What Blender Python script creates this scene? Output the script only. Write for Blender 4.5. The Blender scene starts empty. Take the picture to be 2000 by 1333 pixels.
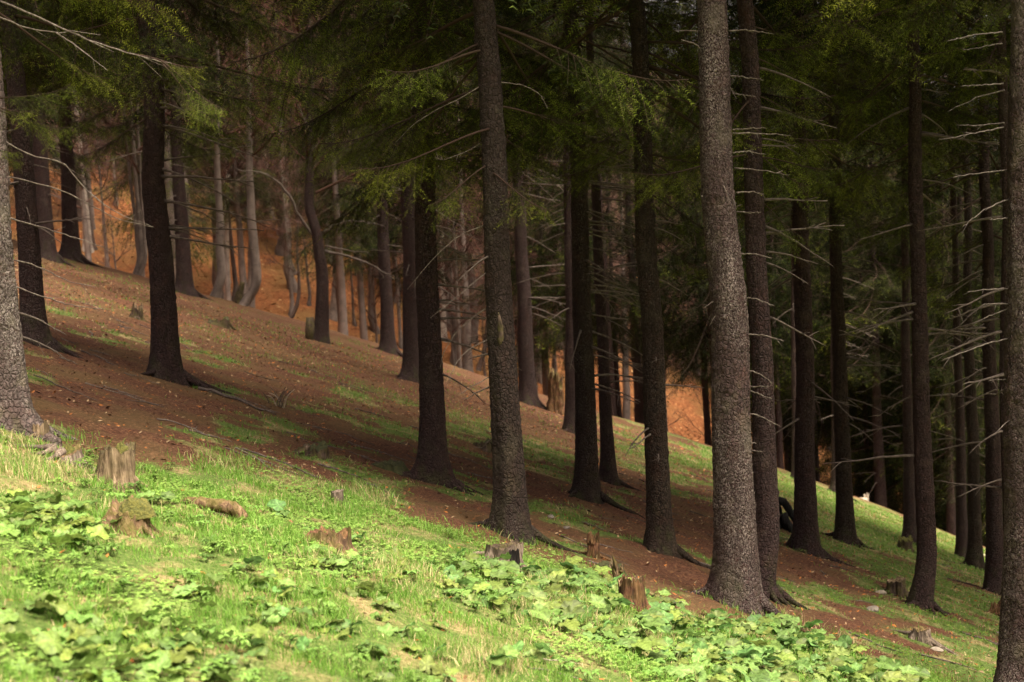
import bpy, math, random
import numpy as np
from mathutils import Matrix, Vector, Euler
sc = bpy.context.scene
COL = sc.collection
PI = math.pi
R_ = math.radians

# ---------------------------------------------------------------- camera, sky, sun, exposure
cd = bpy.data.cameras.new('camera')
cam = bpy.data.objects.new('camera', cd); COL.objects.link(cam)
cd.sensor_width = 36.0; cd.lens = 50.0; cd.clip_end = 3000
cam.matrix_world = Matrix.Translation((0, 0, 1.7)) @ Matrix.Rotation(R_(85), 4, 'X') @ Matrix.Rotation(R_(-3.2), 4, 'Z')
cd.dof.use_dof = True; cd.dof.focus_distance = 11.2; cd.dof.aperture_fstop = 2.8
sc.camera = cam

SUN_EL, SUN_AZ = 66.0, 128.0          # elevation; azimuth clockwise from the view direction (+Y)
w = bpy.data.worlds.new('World'); sc.world = w; w.use_nodes = True
nt = w.node_tree; nt.nodes.clear()
sky = nt.nodes.new('ShaderNodeTexSky'); sky.sky_type = 'NISHITA'; sky.sun_disc = False
sky.sun_elevation = R_(SUN_EL); sky.sun_rotation = R_(SUN_AZ)
sky.air_density = 0.8; sky.dust_density = 3.0
hs = nt.nodes.new('ShaderNodeHueSaturation'); hs.inputs['Saturation'].default_value = 0.12
bg = nt.nodes.new('ShaderNodeBackground'); bg.inputs['Strength'].default_value = 0.05
wo = nt.nodes.new('ShaderNodeOutputWorld')
tint = nt.nodes.new('ShaderNodeMix'); tint.data_type = 'RGBA'; tint.blend_type = 'MULTIPLY'; tint.inputs[0].default_value = 1.0; tint.inputs[7].default_value = (1.0, 0.86, 0.82, 1)
nt.links.new(sky.outputs[0], hs.inputs['Color']); nt.links.new(hs.outputs[0], tint.inputs[6]); nt.links.new(tint.outputs[2], bg.inputs[0]); nt.links.new(bg.outputs[0], wo.inputs[0])

sd = bpy.data.lights.new('sun', 'SUN'); sun = bpy.data.objects.new('sun', sd); COL.objects.link(sun)
sd.energy = 4.8; sd.angle = R_(50); sd.color = (1.0, 0.89, 0.69)
to_sun = Vector((math.sin(R_(SUN_AZ)) * math.cos(R_(SUN_EL)), math.cos(R_(SUN_AZ)) * math.cos(R_(SUN_EL)), math.sin(R_(SUN_EL))))
sun.rotation_euler = (-to_sun).to_track_quat('-Z', 'Y').to_euler()
sun.location = to_sun * 60

sc.view_settings.view_transform = 'Standard'; sc.view_settings.look = 'None'
sc.view_settings.gamma = 1.0; sc.view_settings.use_curve_mapping = False
sc.view_settings.exposure = 1.78
sc.render.engine = 'CYCLES'
sc.cycles.use_denoising = True
sc.cycles.use_adaptive_sampling = True; sc.cycles.adaptive_threshold = 0.03
sc.cycles.max_bounces = 3; sc.cycles.transparent_max_bounces = 8
sc.cycles.diffuse_bounces = 2; sc.cycles.glossy_bounces = 2; sc.cycles.transmission_bounces = 2
sc.cycles.sample_clamp_indirect = 6.0
sc.cycles.debug_use_spatial_splits = True
BRANCH_PATHS={
 'A':[[(0.163,0.0,1.963),(0.351,-0.014,1.848),(0.578,-0.028,1.775),(0.724,-0.042,1.582),(0.942,-0.056,1.412),(1.166,-0.07,1.313)],[(0.142,0.0,1.72),(0.332,-0.003,1.667),(0.572,-0.006,1.58),(0.741,-0.01,1.476),(0.945,-0.013,1.37),(1.153,-0.016,1.313)],[(0.135,0.0,1.44),(0.443,0.003,1.328),(0.648,0.005,1.253),(0.835,0.008,1.172)],[(0.128,0.0,1.155),(0.343,0.025,1.075),(0.505,0.049,0.976),(0.689,0.074,0.918)],[(0.13,0.0,0.971),(0.371,-0.006,0.869),(0.545,-0.011,0.806),(0.756,-0.017,0.77)],[(0.083,0.0,2.849),(0.378,0.022,2.715),(0.578,0.043,2.672),(0.712,0.065,2.675)],[(0.591,0.0,2.663),(0.803,-0.168,2.515),(1.008,-0.337,2.351)]],
 'S':[[(-0.001,0.0,3.784),(-0.217,-0.035,3.668),(-0.431,-0.07,3.573),(-0.603,-0.105,3.477),(-0.777,-0.14,3.319)],[(0.02,0.0,3.407),(-0.116,0.025,3.27),(-0.376,0.05,3.18),(-0.461,0.075,3.207)],[(-0.033,0.0,2.632),(-0.284,-0.019,2.549),(-0.505,-0.039,2.384),(-0.753,-0.058,2.123)],[(-0.041,0.0,1.973),(-0.308,0.018,1.794),(-0.469,0.037,1.608),(-0.532,0.055,1.437)],[(-0.044,0.0,1.695),(-0.316,-0.15,1.574),(-0.449,-0.299,1.365)],[(-0.053,0.0,1.382),(-0.271,-0.069,1.286),(-0.379,-0.139,1.228)],[(-0.037,0.0,2.271),(-0.243,-0.12,2.118),(-0.567,-0.239,1.891)],[(0.117,0.0,3.777),(0.291,-0.035,3.744),(0.432,-0.07,3.65),(0.488,-0.105,3.532)]],
 'AF':[[(0.119,0.0,4.677),(0.254,-0.046,4.671),(0.456,-0.092,4.622)],[(0.104,0.0,4.322),(0.197,-0.172,4.292),(0.306,-0.344,4.25)],[(0.119,0.0,4.188),(0.257,-0.252,4.131)],[(0.115,0.0,3.899),(0.252,-0.112,3.893),(0.337,-0.224,3.885)],[(0.106,0.0,3.867),(0.358,0.031,3.855),(0.59,0.062,3.827)],[(0.107,0.0,3.712),(0.222,-0.003,3.718),(0.373,-0.005,3.685)],[(0.115,0.0,3.589),(0.274,-0.139,3.563),(0.493,-0.278,3.506)],[(0.119,0.0,3.396),(0.252,0.004,3.393),(0.342,0.009,3.367)],[(0.121,0.0,3.24),(0.259,-0.288,3.227)],[(0.11,0.0,2.898),(0.224,-0.036,2.896),(0.369,-0.072,2.856)],[(0.112,0.0,2.541),(0.211,-0.146,2.54),(0.333,-0.293,2.488)],[(0.112,0.0,2.245),(0.256,-0.175,2.247),(0.388,-0.349,2.206)],[(0.117,0.0,1.964),(0.236,0.021,1.921),(0.362,0.042,1.828)],[(0.124,0.0,1.817),(0.274,-0.256,1.847)],[(0.123,0.0,1.804),(0.287,-0.253,1.743)],[(0.119,0.0,1.602),(0.226,0.046,1.573),(0.42,0.092,1.457)],[(0.134,0.0,1.36),(0.208,0.043,1.341)],[(0.14,0.0,1.296),(0.21,-0.22,1.312)],[(-0.097,0.0,4.688),(-0.201,0.041,4.703),(-0.306,0.083,4.719)],[(-0.079,0.0,4.534),(-0.198,-0.054,4.595),(-0.285,-0.107,4.621)],[(-0.113,0.0,3.388),(-0.169,-0.045,3.382)]],
 'AU':[[(-0.059,0.0,5.236),(-0.326,-0.129,5.211),(-0.558,-0.258,5.163)],[(-0.061,0.0,5.152),(-0.34,0.073,5.123)],[(-0.061,0.0,4.854),(-0.223,-0.02,4.85),(-0.403,-0.039,4.847)],[(-0.055,0.0,4.804),(-0.243,0.042,4.761),(-0.466,0.085,4.673)],[(-0.061,0.0,4.555),(-0.254,0.026,4.552),(-0.409,0.052,4.563)],[(-0.07,0.0,4.525),(-0.339,-0.108,4.487),(-0.623,-0.216,4.451)],[(-0.058,0.0,4.2),(-0.304,-0.094,4.187),(-0.527,-0.187,4.17)],[(-0.044,0.0,3.982),(-0.268,-0.138,3.916),(-0.489,-0.275,3.798)],[(-0.048,0.0,3.839),(-0.293,-0.284,3.84)],[(-0.054,0.0,3.3),(-0.273,-0.16,3.312),(-0.479,-0.321,3.316)],[(-0.049,0.0,3.182),(-0.332,-0.214,3.21)],[(-0.046,0.0,3.154),(-0.237,-0.039,3.097),(-0.369,-0.079,3.052)],[(-0.048,0.0,2.918),(-0.249,-0.116,2.907),(-0.463,-0.232,2.864),(-0.685,-0.348,2.821)],[(-0.048,0.0,2.601),(-0.252,-0.045,2.61)],[(-0.047,0.0,2.323),(-0.276,-0.198,2.206)]],
 'N':[[(0.128,0.0,2.454),(-0.211,-0.158,2.967),(-0.508,-0.316,3.654),(-0.94,-0.474,4.099),(-1.628,-0.632,4.253)],[(0.264,0.0,2.632),(0.685,0.018,2.855),(1.117,0.037,2.868),(1.727,0.055,2.735)],[(0.272,0.0,2.198),(0.955,-0.134,2.003),(1.447,-0.267,1.771),(1.929,-0.401,1.442)],[(0.121,0.0,4.544),(0.555,-0.208,5.117),(0.971,-0.416,5.502),(1.405,-0.624,6.238)],[(0.13,0.0,5.032),(-0.135,-0.2,5.761),(-0.126,-0.4,6.344)],[(0.28,0.0,2.322),(0.957,-0.049,2.161),(1.33,-0.099,2.117)]],
}
PLANTS=[
 ('a','round',[(-1.48,5.78),(-1.97,5.36),(-1.36,5.16),(-1.7,5.26),(-1.4,5.92),(-1.35,5.68),(-1.78,5.44),(-1.94,5.58),(-1.76,4.96),(-1.63,5.52),(-1.74,5.1),(-1.81,5.82),(-1.53,5.06),(-1.52,4.9),(-1.49,5.6),(-1.85,5.24),(-1.21,5.3),(-1.38,5.34),(-1.67,5.7),(-1.39,5.48),(-1.53,5.28),(-1.88,5.08),(-1.6,5.94),(-1.66,4.86)]),
 ('b','round',[(-2.52,7.52),(-2.51,7.84),(-2.24,6.92),(-2.47,6.84),(-2.42,6.98),(-2.53,7.32),(-2.3,6.74),(-2.38,7.14),(-2.66,7.82),(-2.71,7.38),(-2.58,6.96),(-2.25,7.36),(-2.72,7.5),(-2.59,7.2),(-2.66,7.62),(-2.67,8.0),(-2.38,7.42),(-2.47,7.7),(-2.27,7.04),(-2.8,7.58),(-2.38,7.6),(-2.26,7.58)]),
 ('c','ovate',[(-1.2,8.46),(-1.09,7.98),(-1.28,8.18),(-1.16,8.34),(-1.14,8.58),(-1.06,8.18),(-1.0,8.66)]),
 ('d','ovate',[(-0.18,9.46),(-0.04,9.8),(0.59,8.38),(-0.38,8.66),(-0.36,8.12),(0.39,9.94),(-0.09,8.7),(0.42,8.32),(0.35,9.16),(0.71,9.02),(0.93,9.1),(0.62,10.22),(0.79,10.06),(-0.26,8.8),(0.4,10.86),(-0.44,8.96),(0.96,9.52),(-0.16,8.42),(0.03,9.04),(0.7,8.8),(0.17,8.92),(0.97,9.8),(0.14,10.28),(0.92,10.22),(0.43,9.42),(0.27,10.58),(0.8,9.24),(0.42,10.22),(-0.45,8.34),(0.05,8.6),(0.58,9.66),(0.49,9.06),(0.29,9.62),(-0.4,9.18),(0.01,8.22),(-0.18,9.66),(0.42,8.5),(-0.23,9.22),(0.5,10.68),(0.59,8.6),(0.52,9.24),(0.13,9.52),(0.43,8.68),(0.7,9.8),(0.18,8.48),(0.21,9.98),(0.6,8.2),(0.7,10.4),(0.03,10.08),(0.13,9.3),(0.39,8.92),(0.48,10.4),(0.69,10.58),(0.61,9.4),(-0.17,8.22),(0.2,8.28),(-0.02,9.22),(1.01,9.98),(-0.46,9.42),(-0.34,8.48),(0.15,9.82),(0.42,9.74),(-0.17,9.0),(0.96,9.32)]),
 ('e','ovate',[(1.25,8.52),(1.58,9.06),(2.33,9.98),(1.15,9.14),(1.44,9.68),(1.53,8.68),(1.29,9.94),(2.45,10.7),(2.19,10.22),(1.11,8.32),(1.48,8.86),(1.41,9.34),(2.69,10.04),(1.02,7.96),(1.82,9.08),(1.82,9.76),(1.89,9.28),(2.1,10.8),(1.29,8.28),(1.67,9.3),(2.58,9.9),(1.96,10.48),(2.06,9.64),(1.08,8.5),(1.86,10.84),(2.07,9.32),(2.22,10.46),(2.55,10.38),(1.57,10.42),(1.07,8.92),(1.32,8.7),(1.43,8.42),(1.84,8.86),(1.46,9.92),(1.6,9.5),(2.28,9.7),(1.23,9.76),(2.02,9.96),(0.91,8.62),(0.84,8.24),(2.52,10.16),(1.61,10.06),(2.49,10.88),(2.52,9.74),(1.92,10.1),(2.16,11.08),(1.87,10.64),(1.38,9.1),(2.64,10.54),(1.1,8.68),(2.68,10.22),(2.21,9.48),(0.93,7.8),(1.22,9.3),(2.08,9.14),(1.4,10.1),(1.27,9.58),(1.94,9.5),(2.29,10.86),(1.15,8.1),(1.71,10.52),(1.95,11.1),(1.25,8.94),(2.36,11.08),(2.39,9.48),(2.01,10.28),(0.88,8.42),(1.45,10.28),(1.68,9.66),(1.07,9.4),(1.84,9.94),(2.27,10.66)]),
 ('f','ovate',[(-0.47,6.52),(-1.19,5.9),(-1.12,5.56),(-0.6,6.8),(-0.7,5.94),(-0.1,6.96),(-0.98,6.12),(-0.86,6.56),(-0.19,6.66),(-0.71,6.28),(0.02,7.28),(-0.4,6.22)]),
 ('g','round',[(-0.93,7.4),(-1.35,6.9),(-0.96,6.54),(-0.73,6.98),(-1.51,5.98),(-1.18,7.68),(-0.8,7.64),(-1.31,7.32),(-0.86,8.7),(-0.95,8.26),(-1.09,7.14),(-1.27,6.66),(-1.16,7.94),(-1.49,6.32),(-0.76,8.02),(-0.5,7.38),(-0.54,7.64),(-1.23,6.32),(-1.76,5.94),(-1.57,6.56),(-0.98,6.84),(-1.23,6.02),(-0.88,8.96),(-0.74,8.4)]),
 ("s","ovate",[(-1.51,6.64),(-0.65,8.88),(-1.62,9.6),(-1.13,6.52),(-0.74,8.8),(1.39,10.54),(-1.23,6.92),(1.07,10.34),(-1.09,9.3),(-0.77,7.28),(-2.24,8.58),(-1.45,7.28)]),
]
random.seed(11)
rng = np.random.default_rng(7)

# ---------------------------------------------------------------- noise, terrain
def _hash(ix, iy, iz):
    n = (ix.astype(np.int64) * 374761393 + iy.astype(np.int64) * 668265263 + iz.astype(np.int64) * 2147483647 % 1274126177)
    n = (n ^ (n >> 13)) * 1274126177 & 0x7fffffff
    n = (n ^ (n >> 16)) & 0xffff
    return n / 65535.0
def vnoise(p):
    p = np.asarray(p, float); i = np.floor(p); f = p - i; f = f * f * (3 - 2 * f)
    x, y, z = i[:, 0], i[:, 1], i[:, 2]; fx, fy, fz = f[:, 0], f[:, 1], f[:, 2]
    def c(a, b, d): return _hash(x + a, y + b, z + d)
    a0 = c(0,0,0) * (1-fx) + c(1,0,0) * fx; a1 = c(0,1,0) * (1-fx) + c(1,1,0) * fx
    b0 = c(0,0,1) * (1-fx) + c(1,0,1) * fx; b1 = c(0,1,1) * (1-fx) + c(1,1,1) * fx
    return (a0 * (1-fy) + a1 * fy) * (1-fz) + (b0 * (1-fy) + b1 * fy) * fz
def n2(x, y, s, seed=0.0, octv=2):
    x = np.asarray(x, float).ravel(); y = np.asarray(y, float).ravel(); v = 0; a = 1; t = 0
    for o in range(octv):
        v = v + a * vnoise(np.stack([x * s + seed * 7.3, y * s - seed * 3.1, np.full_like(x, seed + o * 5.7)], 1)); t += a
        a *= .5; s *= 2.1
    return v / t
def sstep(a, b, v):
    t = np.clip((np.asarray(v, float) - a) / (b - a), 0, 1); return t * t * (3 - 2 * t)
PY = np.array([-400,0,20,34,40,43,46,50,54,58,64,80,100,115,130,160,400.])
PZ = np.array([34,0,-1.7,-2.72,-3.05,-3.8,-5.2,-7.0,-7.6,-6.7,-4.5,2.0,10.5,16.5,20,23,30])
def h0(x, y):
    x = np.asarray(x, float); y = np.asarray(y, float)
    return np.interp(y, PY, PZ) - 0.36 * 60 * np.tanh(x / 60) - 0.006 * np.clip(x - 2, 0, 15) ** 2 * sstep(16, 32, y)
def gz(x, y):
    x = np.atleast_1d(np.asarray(x, float)); y = np.atleast_1d(np.asarray(y, float)); s = x.shape
    d = 0.10 * (n2(x, y, .45, 1) - .5) + 0.075 * (n2(x, y, 1.7, 2) - .5) + 0.036 * (n2(x, y, 6, 3) - .5)
    far = sstep(42, 60, y).ravel()
    d = d + far * 1.2 * (n2(x, y, .12, 4) - .5)
    return h0(x, y) + d.reshape(s)
def gz1(x, y): return float(gz([x], [y])[0])
YBX = np.array([-3.6,-3.0,-2.6,-2.0,-1.3,-.5,.3,1.3,2.1,2.8,3.3])
YBY = np.array([9.6,9.7,10.1,10.8,11.2,11.0,10.7,10.3,10.7,10.5,10.2])
def meadow(x, y):
    yb = np.interp(x, YBX, YBY) + 1.7 * (n2(x, y, 1.0, 9).reshape(np.shape(x)) - .5)
    return 1 - sstep(-.9, 1.3, np.asarray(y) - yb)
def patch(x, y):
    s = np.shape(x)
    f = .55 * n2(x, np.asarray(y) * .8, 1.0, 12, 3) + .45 * n2(x, y, 2.6, 13, 3); f = (f - .5) * 1.25 + .5; f = f.reshape(s)
    b = np.where(x > 2.5, .13, 0) * sstep(2.5, 5, x) - .09 * sstep(1.8, 3.4, -np.asarray(x)) * (1 - sstep(18, 26, y)) + .06 * sstep(2, 9, x) * sstep(24, 30, y)
    b = b - .045 * (1 - sstep(1.5, 4, x))
    return sstep(.42, .62, f + b) * (1 - sstep(38, 41, y)) * (1 - .75 * sstep(20, 27, y) * sstep(-3, -1, -np.asarray(x)))
def green(x, y): return np.maximum(meadow(x, y), patch(x, y))

# ---------------------------------------------------------------- mesh helpers
def link(o): COL.objects.link(o); return o
def mesh_np(name, V, T, C=None, mats=(), mi=None, smooth=True):
    V = np.ascontiguousarray(V, np.float32); T = np.ascontiguousarray(T, np.int32)
    me = bpy.data.meshes.new(name)
    k = T.shape[1]
    me.vertices.add(len(V)); me.vertices.foreach_set('co', V.ravel())
    me.loops.add(T.size); me.loops.foreach_set('vertex_index', T.ravel())
    me.polygons.add(len(T)); me.polygons.foreach_set('loop_start', np.arange(0, T.size, k, dtype=np.int32))
    me.polygons.foreach_set('loop_total', np.full(len(T), k, np.int32))
    if mi is not None: me.polygons.foreach_set('material_index', np.ascontiguousarray(mi, np.int32))
    me.polygons.foreach_set('use_smooth', np.full(len(T), smooth, bool))
    for m in mats: me.materials.append(m)
    if C is not None:
        a = me.color_attributes.new('col', 'FLOAT_COLOR', 'POINT')
        C4 = np.ones((len(V), 4), np.float32); C4[:, :C.shape[1]] = C
        a.data.foreach_set('color', C4.ravel())
    me.update(calc_edges=True)
    return me
class MB:
    def __init__(s): s.V = []; s.T = []; s.C = []; s.M = []; s.n = 0
    def add(s, V, T, c=(.5,.5,.5), m=0):
        V = np.asarray(V, float); T = np.asarray(T, int)
        s.V.append(V); s.T.append(T + s.n); s.n += len(V)
        c = np.asarray(c, float); s.C.append(np.broadcast_to(c, (len(V), 3)) if c.ndim == 1 else c)
        s.M.append(np.full(len(T), m, int)); return s
    def arrays(s): return np.concatenate(s.V), np.concatenate(s.T), np.concatenate(s.C), np.concatenate(s.M)
    def mesh(s, name, mats, smooth=True):
        V, T, C, M = s.arrays(); return mesh_np(name, V, T, C, mats, M, smooth)
def obj(name, me, parent=None, loc=None, rot=None, scale=None):
    o = bpy.data.objects.new(name, me); link(o)
    if parent is not None: o.parent = parent
    if loc is not None: o.location = loc
    if rot is not None: o.rotation_euler = rot
    if scale is not None: o.scale = scale if hasattr(scale, '__len__') else (scale,) * 3
    return o
def tag(o, label, cat=None, group=None, kind=None):
    if label: o['label'] = label
    if cat: o['category'] = cat
    if group: o['group'] = group
    if kind: o['kind'] = kind
    return o
def thing(name, label, cat, loc, group=None, rotz=0):
    o = bpy.data.objects.new(name, None); link(o); o.empty_display_size = .1
    o.location = loc; o.rotation_euler = (0, 0, rotz)
    return tag(o, label, cat, group)
def tube(P, Rad, k=5, cap=True, rough=0.0):
    P = np.asarray(P, float); n = len(P); Rad = np.broadcast_to(np.asarray(Rad, float), (n,))
    t = np.gradient(P, axis=0); t /= np.linalg.norm(t, axis=1)[:, None] + 1e-9
    ref = np.array([0, 0, 1.]) if abs(t[:, 2]).mean() < .8 else np.array([1., 0, 0])
    a = np.cross(t, ref); a /= np.linalg.norm(a, axis=1)[:, None] + 1e-9
    b = np.cross(t, a)
    th = np.linspace(0, 2 * PI, k, endpoint=False)
    rr = Rad[:, None] * (1 + rough * (rng.random((n, k)) - .5)) if rough else Rad[:, None] * np.ones((n, k))
    V = P[:, None, :] + rr[..., None] * (np.cos(th)[None, :, None] * a[:, None, :] + np.sin(th)[None, :, None] * b[:, None, :])
    V = V.reshape(-1, 3)
    i = np.arange(n - 1)[:, None] * k; j = np.arange(k)[None, :]; j2 = (j + 1) % k
    q = np.stack([i + j, i + j2, i + k + j2, i + k + j], -1).reshape(-1, 4)
    T = np.concatenate([q[:, [0, 1, 2]], q[:, [0, 2, 3]]])
    if cap:
        V = np.concatenate([V, P[:1], P[-1:]]); c0, c1 = n * k, n * k + 1; jj = np.arange(k); j3 = (jj + 1) % k
        T = np.concatenate([T, np.stack([np.full(k, c0), j3, jj], 1), np.stack([np.full(k, c1), (n-1)*k + jj, (n-1)*k + j3], 1)])
    return V, T
def smooth_path(P, m=16):
    P = np.asarray(P, float); n = len(P); t = np.linspace(0, n - 1, m); out = []
    for u in t:
        i = min(int(u), n - 2); f = u - i
        p0, p1, p2, p3 = P[max(i-1, 0)], P[i], P[i+1], P[min(i+2, n-1)]
        out.append(.5 * ((2*p1) + (-p0 + p2) * f + (2*p0 - 5*p1 + 4*p2 - p3) * f*f + (-p0 + 3*p1 - 3*p2 + p3) * f**3))
    return np.array(out)

# ---------------------------------------------------------------- materials
def new_mat(name):
    m = bpy.data.materials.new(name); m.use_nodes = True; nt = m.node_tree; nt.nodes.clear()
    out = nt.nodes.new('ShaderNodeOutputMaterial'); p = nt.nodes.new('ShaderNodeBsdfPrincipled')
    nt.links.new(p.outputs[0], out.inputs[0])
    return m, nt, p, out
class G:
    def __init__(s, nt): s.nt = nt; s.L = nt.links.new
    def n(s, t, **k):
        x = s.nt.nodes.new(t)
        for a, b in k.items(): setattr(x, a, b)
        return x
    def coord(s, kind='Object', rand=True, scale=(1,1,1)):
        tc = s.n('ShaderNodeTexCoord'); mp = s.n('ShaderNodeMapping'); mp.inputs['Scale'].default_value = scale
        s.L(tc.outputs[kind], mp.inputs[0])
        if rand:
            oi = s.n('ShaderNodeObjectInfo'); mu = s.n('ShaderNodeMath', operation='MULTIPLY'); mu.inputs[1].default_value = 57.3
            s.L(oi.outputs['Random'], mu.inputs[0]); s.L(mu.outputs[0], mp.inputs['Location'])
        return mp.outputs[0]
    def noise(s, vec, scale, detail=3, rough=.55, dist=0):
        x = s.n('ShaderNodeTexNoise'); x.inputs['Scale'].default_value = scale; x.inputs['Detail'].default_value = detail
        x.inputs['Roughness'].default_value = rough; x.inputs['Distortion'].default_value = dist
        if vec is not None: s.L(vec, x.inputs['Vector'])
        return x.outputs['Fac']
    def ramp(s, fac, stops):
        r = s.n('ShaderNodeValToRGB'); e = r.color_ramp.elements
        while len(e) > 1: e.remove(e[-1])
        for i, (p, c) in enumerate(stops):
            c = (c, c, c) if not hasattr(c, '__len__') else c
            q = e[0] if i == 0 else e.new(p)
            q.position = p; q.color = (*c, 1)
        s.L(fac, r.inputs[0]); return r.outputs[0]
    def mix(s, f, a, b, mode='MIX'):
        m = s.n('ShaderNodeMix', data_type='RGBA', blend_type=mode)
        for sock, v in ((m.inputs[0], f), (m.inputs[6], a), (m.inputs[7], b)):
            if hasattr(v, 'is_output'): s.L(v, sock)
            elif hasattr(v, '__len__'): sock.default_value = (*v, 1)
            else: sock.default_value = v
        return m.outputs[2]
    def math(s, op, a, b=0.0):
        m = s.n('ShaderNodeMath', operation=op)
        for i, v in enumerate((a, b)):
            if hasattr(v, 'is_output'): s.L(v, m.inputs[i])
            else: m.inputs[i].default_value = v
        return m.outputs[0]
    def bump(s, hgt, strength, dist, p):
        b = s.n('ShaderNodeBump'); b.inputs['Strength'].default_value = strength; b.inputs['Distance'].default_value = dist
        s.L(hgt, b.inputs['Height']); s.L(b.outputs[0], p.inputs['Normal'])
def bark_mat(name, dark, mid, lichen_col, lichen, moss=.15, k=.62):
    dark, mid, lichen_col = tuple(c * k for c in dark), tuple(c * k for c in mid), tuple(c * (k + .12) for c in lichen_col)
    m, nt, p, out = new_mat(name); g = G(nt)
    v = g.coord(scale=(1, 1, .55))
    pl = g.noise(v, 34, 4, .65, .4); big = g.noise(v, 2.2, 3)
    v3 = g.coord(scale=(1, 1, .8)); fl = g.noise(v3, 82, 4, .68, .8)
    base = g.ramp(pl, [(.34, dark), (.62, mid), (.8, tuple(c * 1.5 for c in mid))])
    vw = g.n('ShaderNodeTexVoronoi', feature='DISTANCE_TO_EDGE'); vw.inputs['Scale'].default_value = 30
    wv = g.n('ShaderNodeMix', data_type='VECTOR'); wv.inputs[0].default_value = .035; g.L(v3, wv.inputs[4]); nc = g.n('ShaderNodeTexNoise'); nc.inputs['Scale'].default_value = 12; g.L(v3, nc.inputs['Vector']); g.L(nc.outputs['Color'], wv.inputs[5]); g.L(wv.outputs[1], vw.inputs['Vector'])
    ck = g.ramp(vw.outputs['Distance'], [(.02, .35), (.16, 1.)]); base = g.mix(.8, base, ck, 'MULTIPLY')
    red = g.noise(v3, 9, 3); base = g.mix(g.ramp(red, [(.5, 0.), (.75, .5)]), base, (mid[0] * 1.25, mid[1] * .75, mid[2] * .6))
    lm = g.math('MULTIPLY', g.ramp(fl, [(.60 - .2 * lichen, 0.), (.68 - .2 * lichen, 1.)]), g.ramp(big, [(.38, .12), (.60, 1.)]))
    col = g.mix(lm, base, lichen_col)
    vs = g.coord(scale=(1, 1, .18)); stn = g.noise(vs, 7, 4, .6)
    col = g.mix(g.ramp(stn, [(.40, 0.), (.62, .65)]), col, tuple(c * .62 for c in mid)); gr = g.noise(v3, 4.5, 4, .6)
    col = g.mix(g.ramp(gr, [(.54, 0.), (.66, .38 * (lichen + .35))]), col, (lichen_col[0] * .62, lichen_col[1] * .68, lichen_col[2] * .55))
    tc = g.n('ShaderNodeTexCoord'); sx = g.n('ShaderNodeSeparateXYZ'); g.L(tc.outputs['Object'], sx.inputs[0])
    low = g.ramp(sx.outputs['Z'], [(.05, 1.), (.6, 0.)])
    mm = g.math('MULTIPLY', g.ramp(g.noise(v3, 7, 4), [(.5, 0.), (.66, moss * 3)]), low)
    col = g.mix(mm, col, (.05, .062, .018))
    g.L(col, p.inputs['Base Color']); p.inputs['Roughness'].default_value = .92; p.inputs['Specular IOR Level'].default_value = .2
    g.bump(g.math('ADD', g.math('MULTIPLY', ck, .8), g.math('ADD', pl, g.math('MULTIPLY', lm, .35))), 1.0, .02, p)
    return m
M = {}
M['bark_lichen'] = bark_mat('bark_lichen', (.024,.012,.013), (.088,.052,.051), (.27,.22,.205), .60, .15, .8)
M['bark_pale'] = bark_mat('bark_pale_lichen', (.055,.036,.036), (.16,.112,.108), (.42,.36,.335), .72, .15, .8)
M['bark_grey'] = bark_mat('bark_grey', (.024,.013,.013), (.078,.051,.045), (.18,.155,.13), .36)
M['bark_dark'] = bark_mat('bark_dark', (.022,.012,.013), (.068,.040,.040), (.15,.118,.112), .28, .15, .86)
M['bark_brown'] = bark_mat('bark_brown', (.022,.014,.012), (.075,.048,.038), (.18,.15,.125), .28)
def pale_bark(name, a, b, marks):
    m, nt, p, out = new_mat(name); g = G(nt)
    v = g.coord(scale=(1, 1, 3.2)); n1 = g.noise(v, 4, 4, .6); n3 = g.noise(g.coord(scale=(1,1,.6)), 5, 4)
    c = g.mix(g.ramp(n3, [(.35, 0.), (.65, 1.)]), a, b)
    c = g.mix(g.ramp(n1, [(.58, 0.), (.66, marks)]), c, (.05,.04,.037))
    g.L(c, p.inputs['Base Color']); p.inputs['Roughness'].default_value = .85; g.bump(n1, .4, .02, p); return m
M['birch'] = pale_bark('birch_bark', (.42,.36,.32), (.24,.19,.17), .5)
M['beech'] = pale_bark('beech_bark', (.19,.145,.13), (.10,.075,.068), .5)
M['maple'] = pale_bark('sapling_bark', (.12,.085,.075), (.06,.043,.038), .5)
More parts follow.
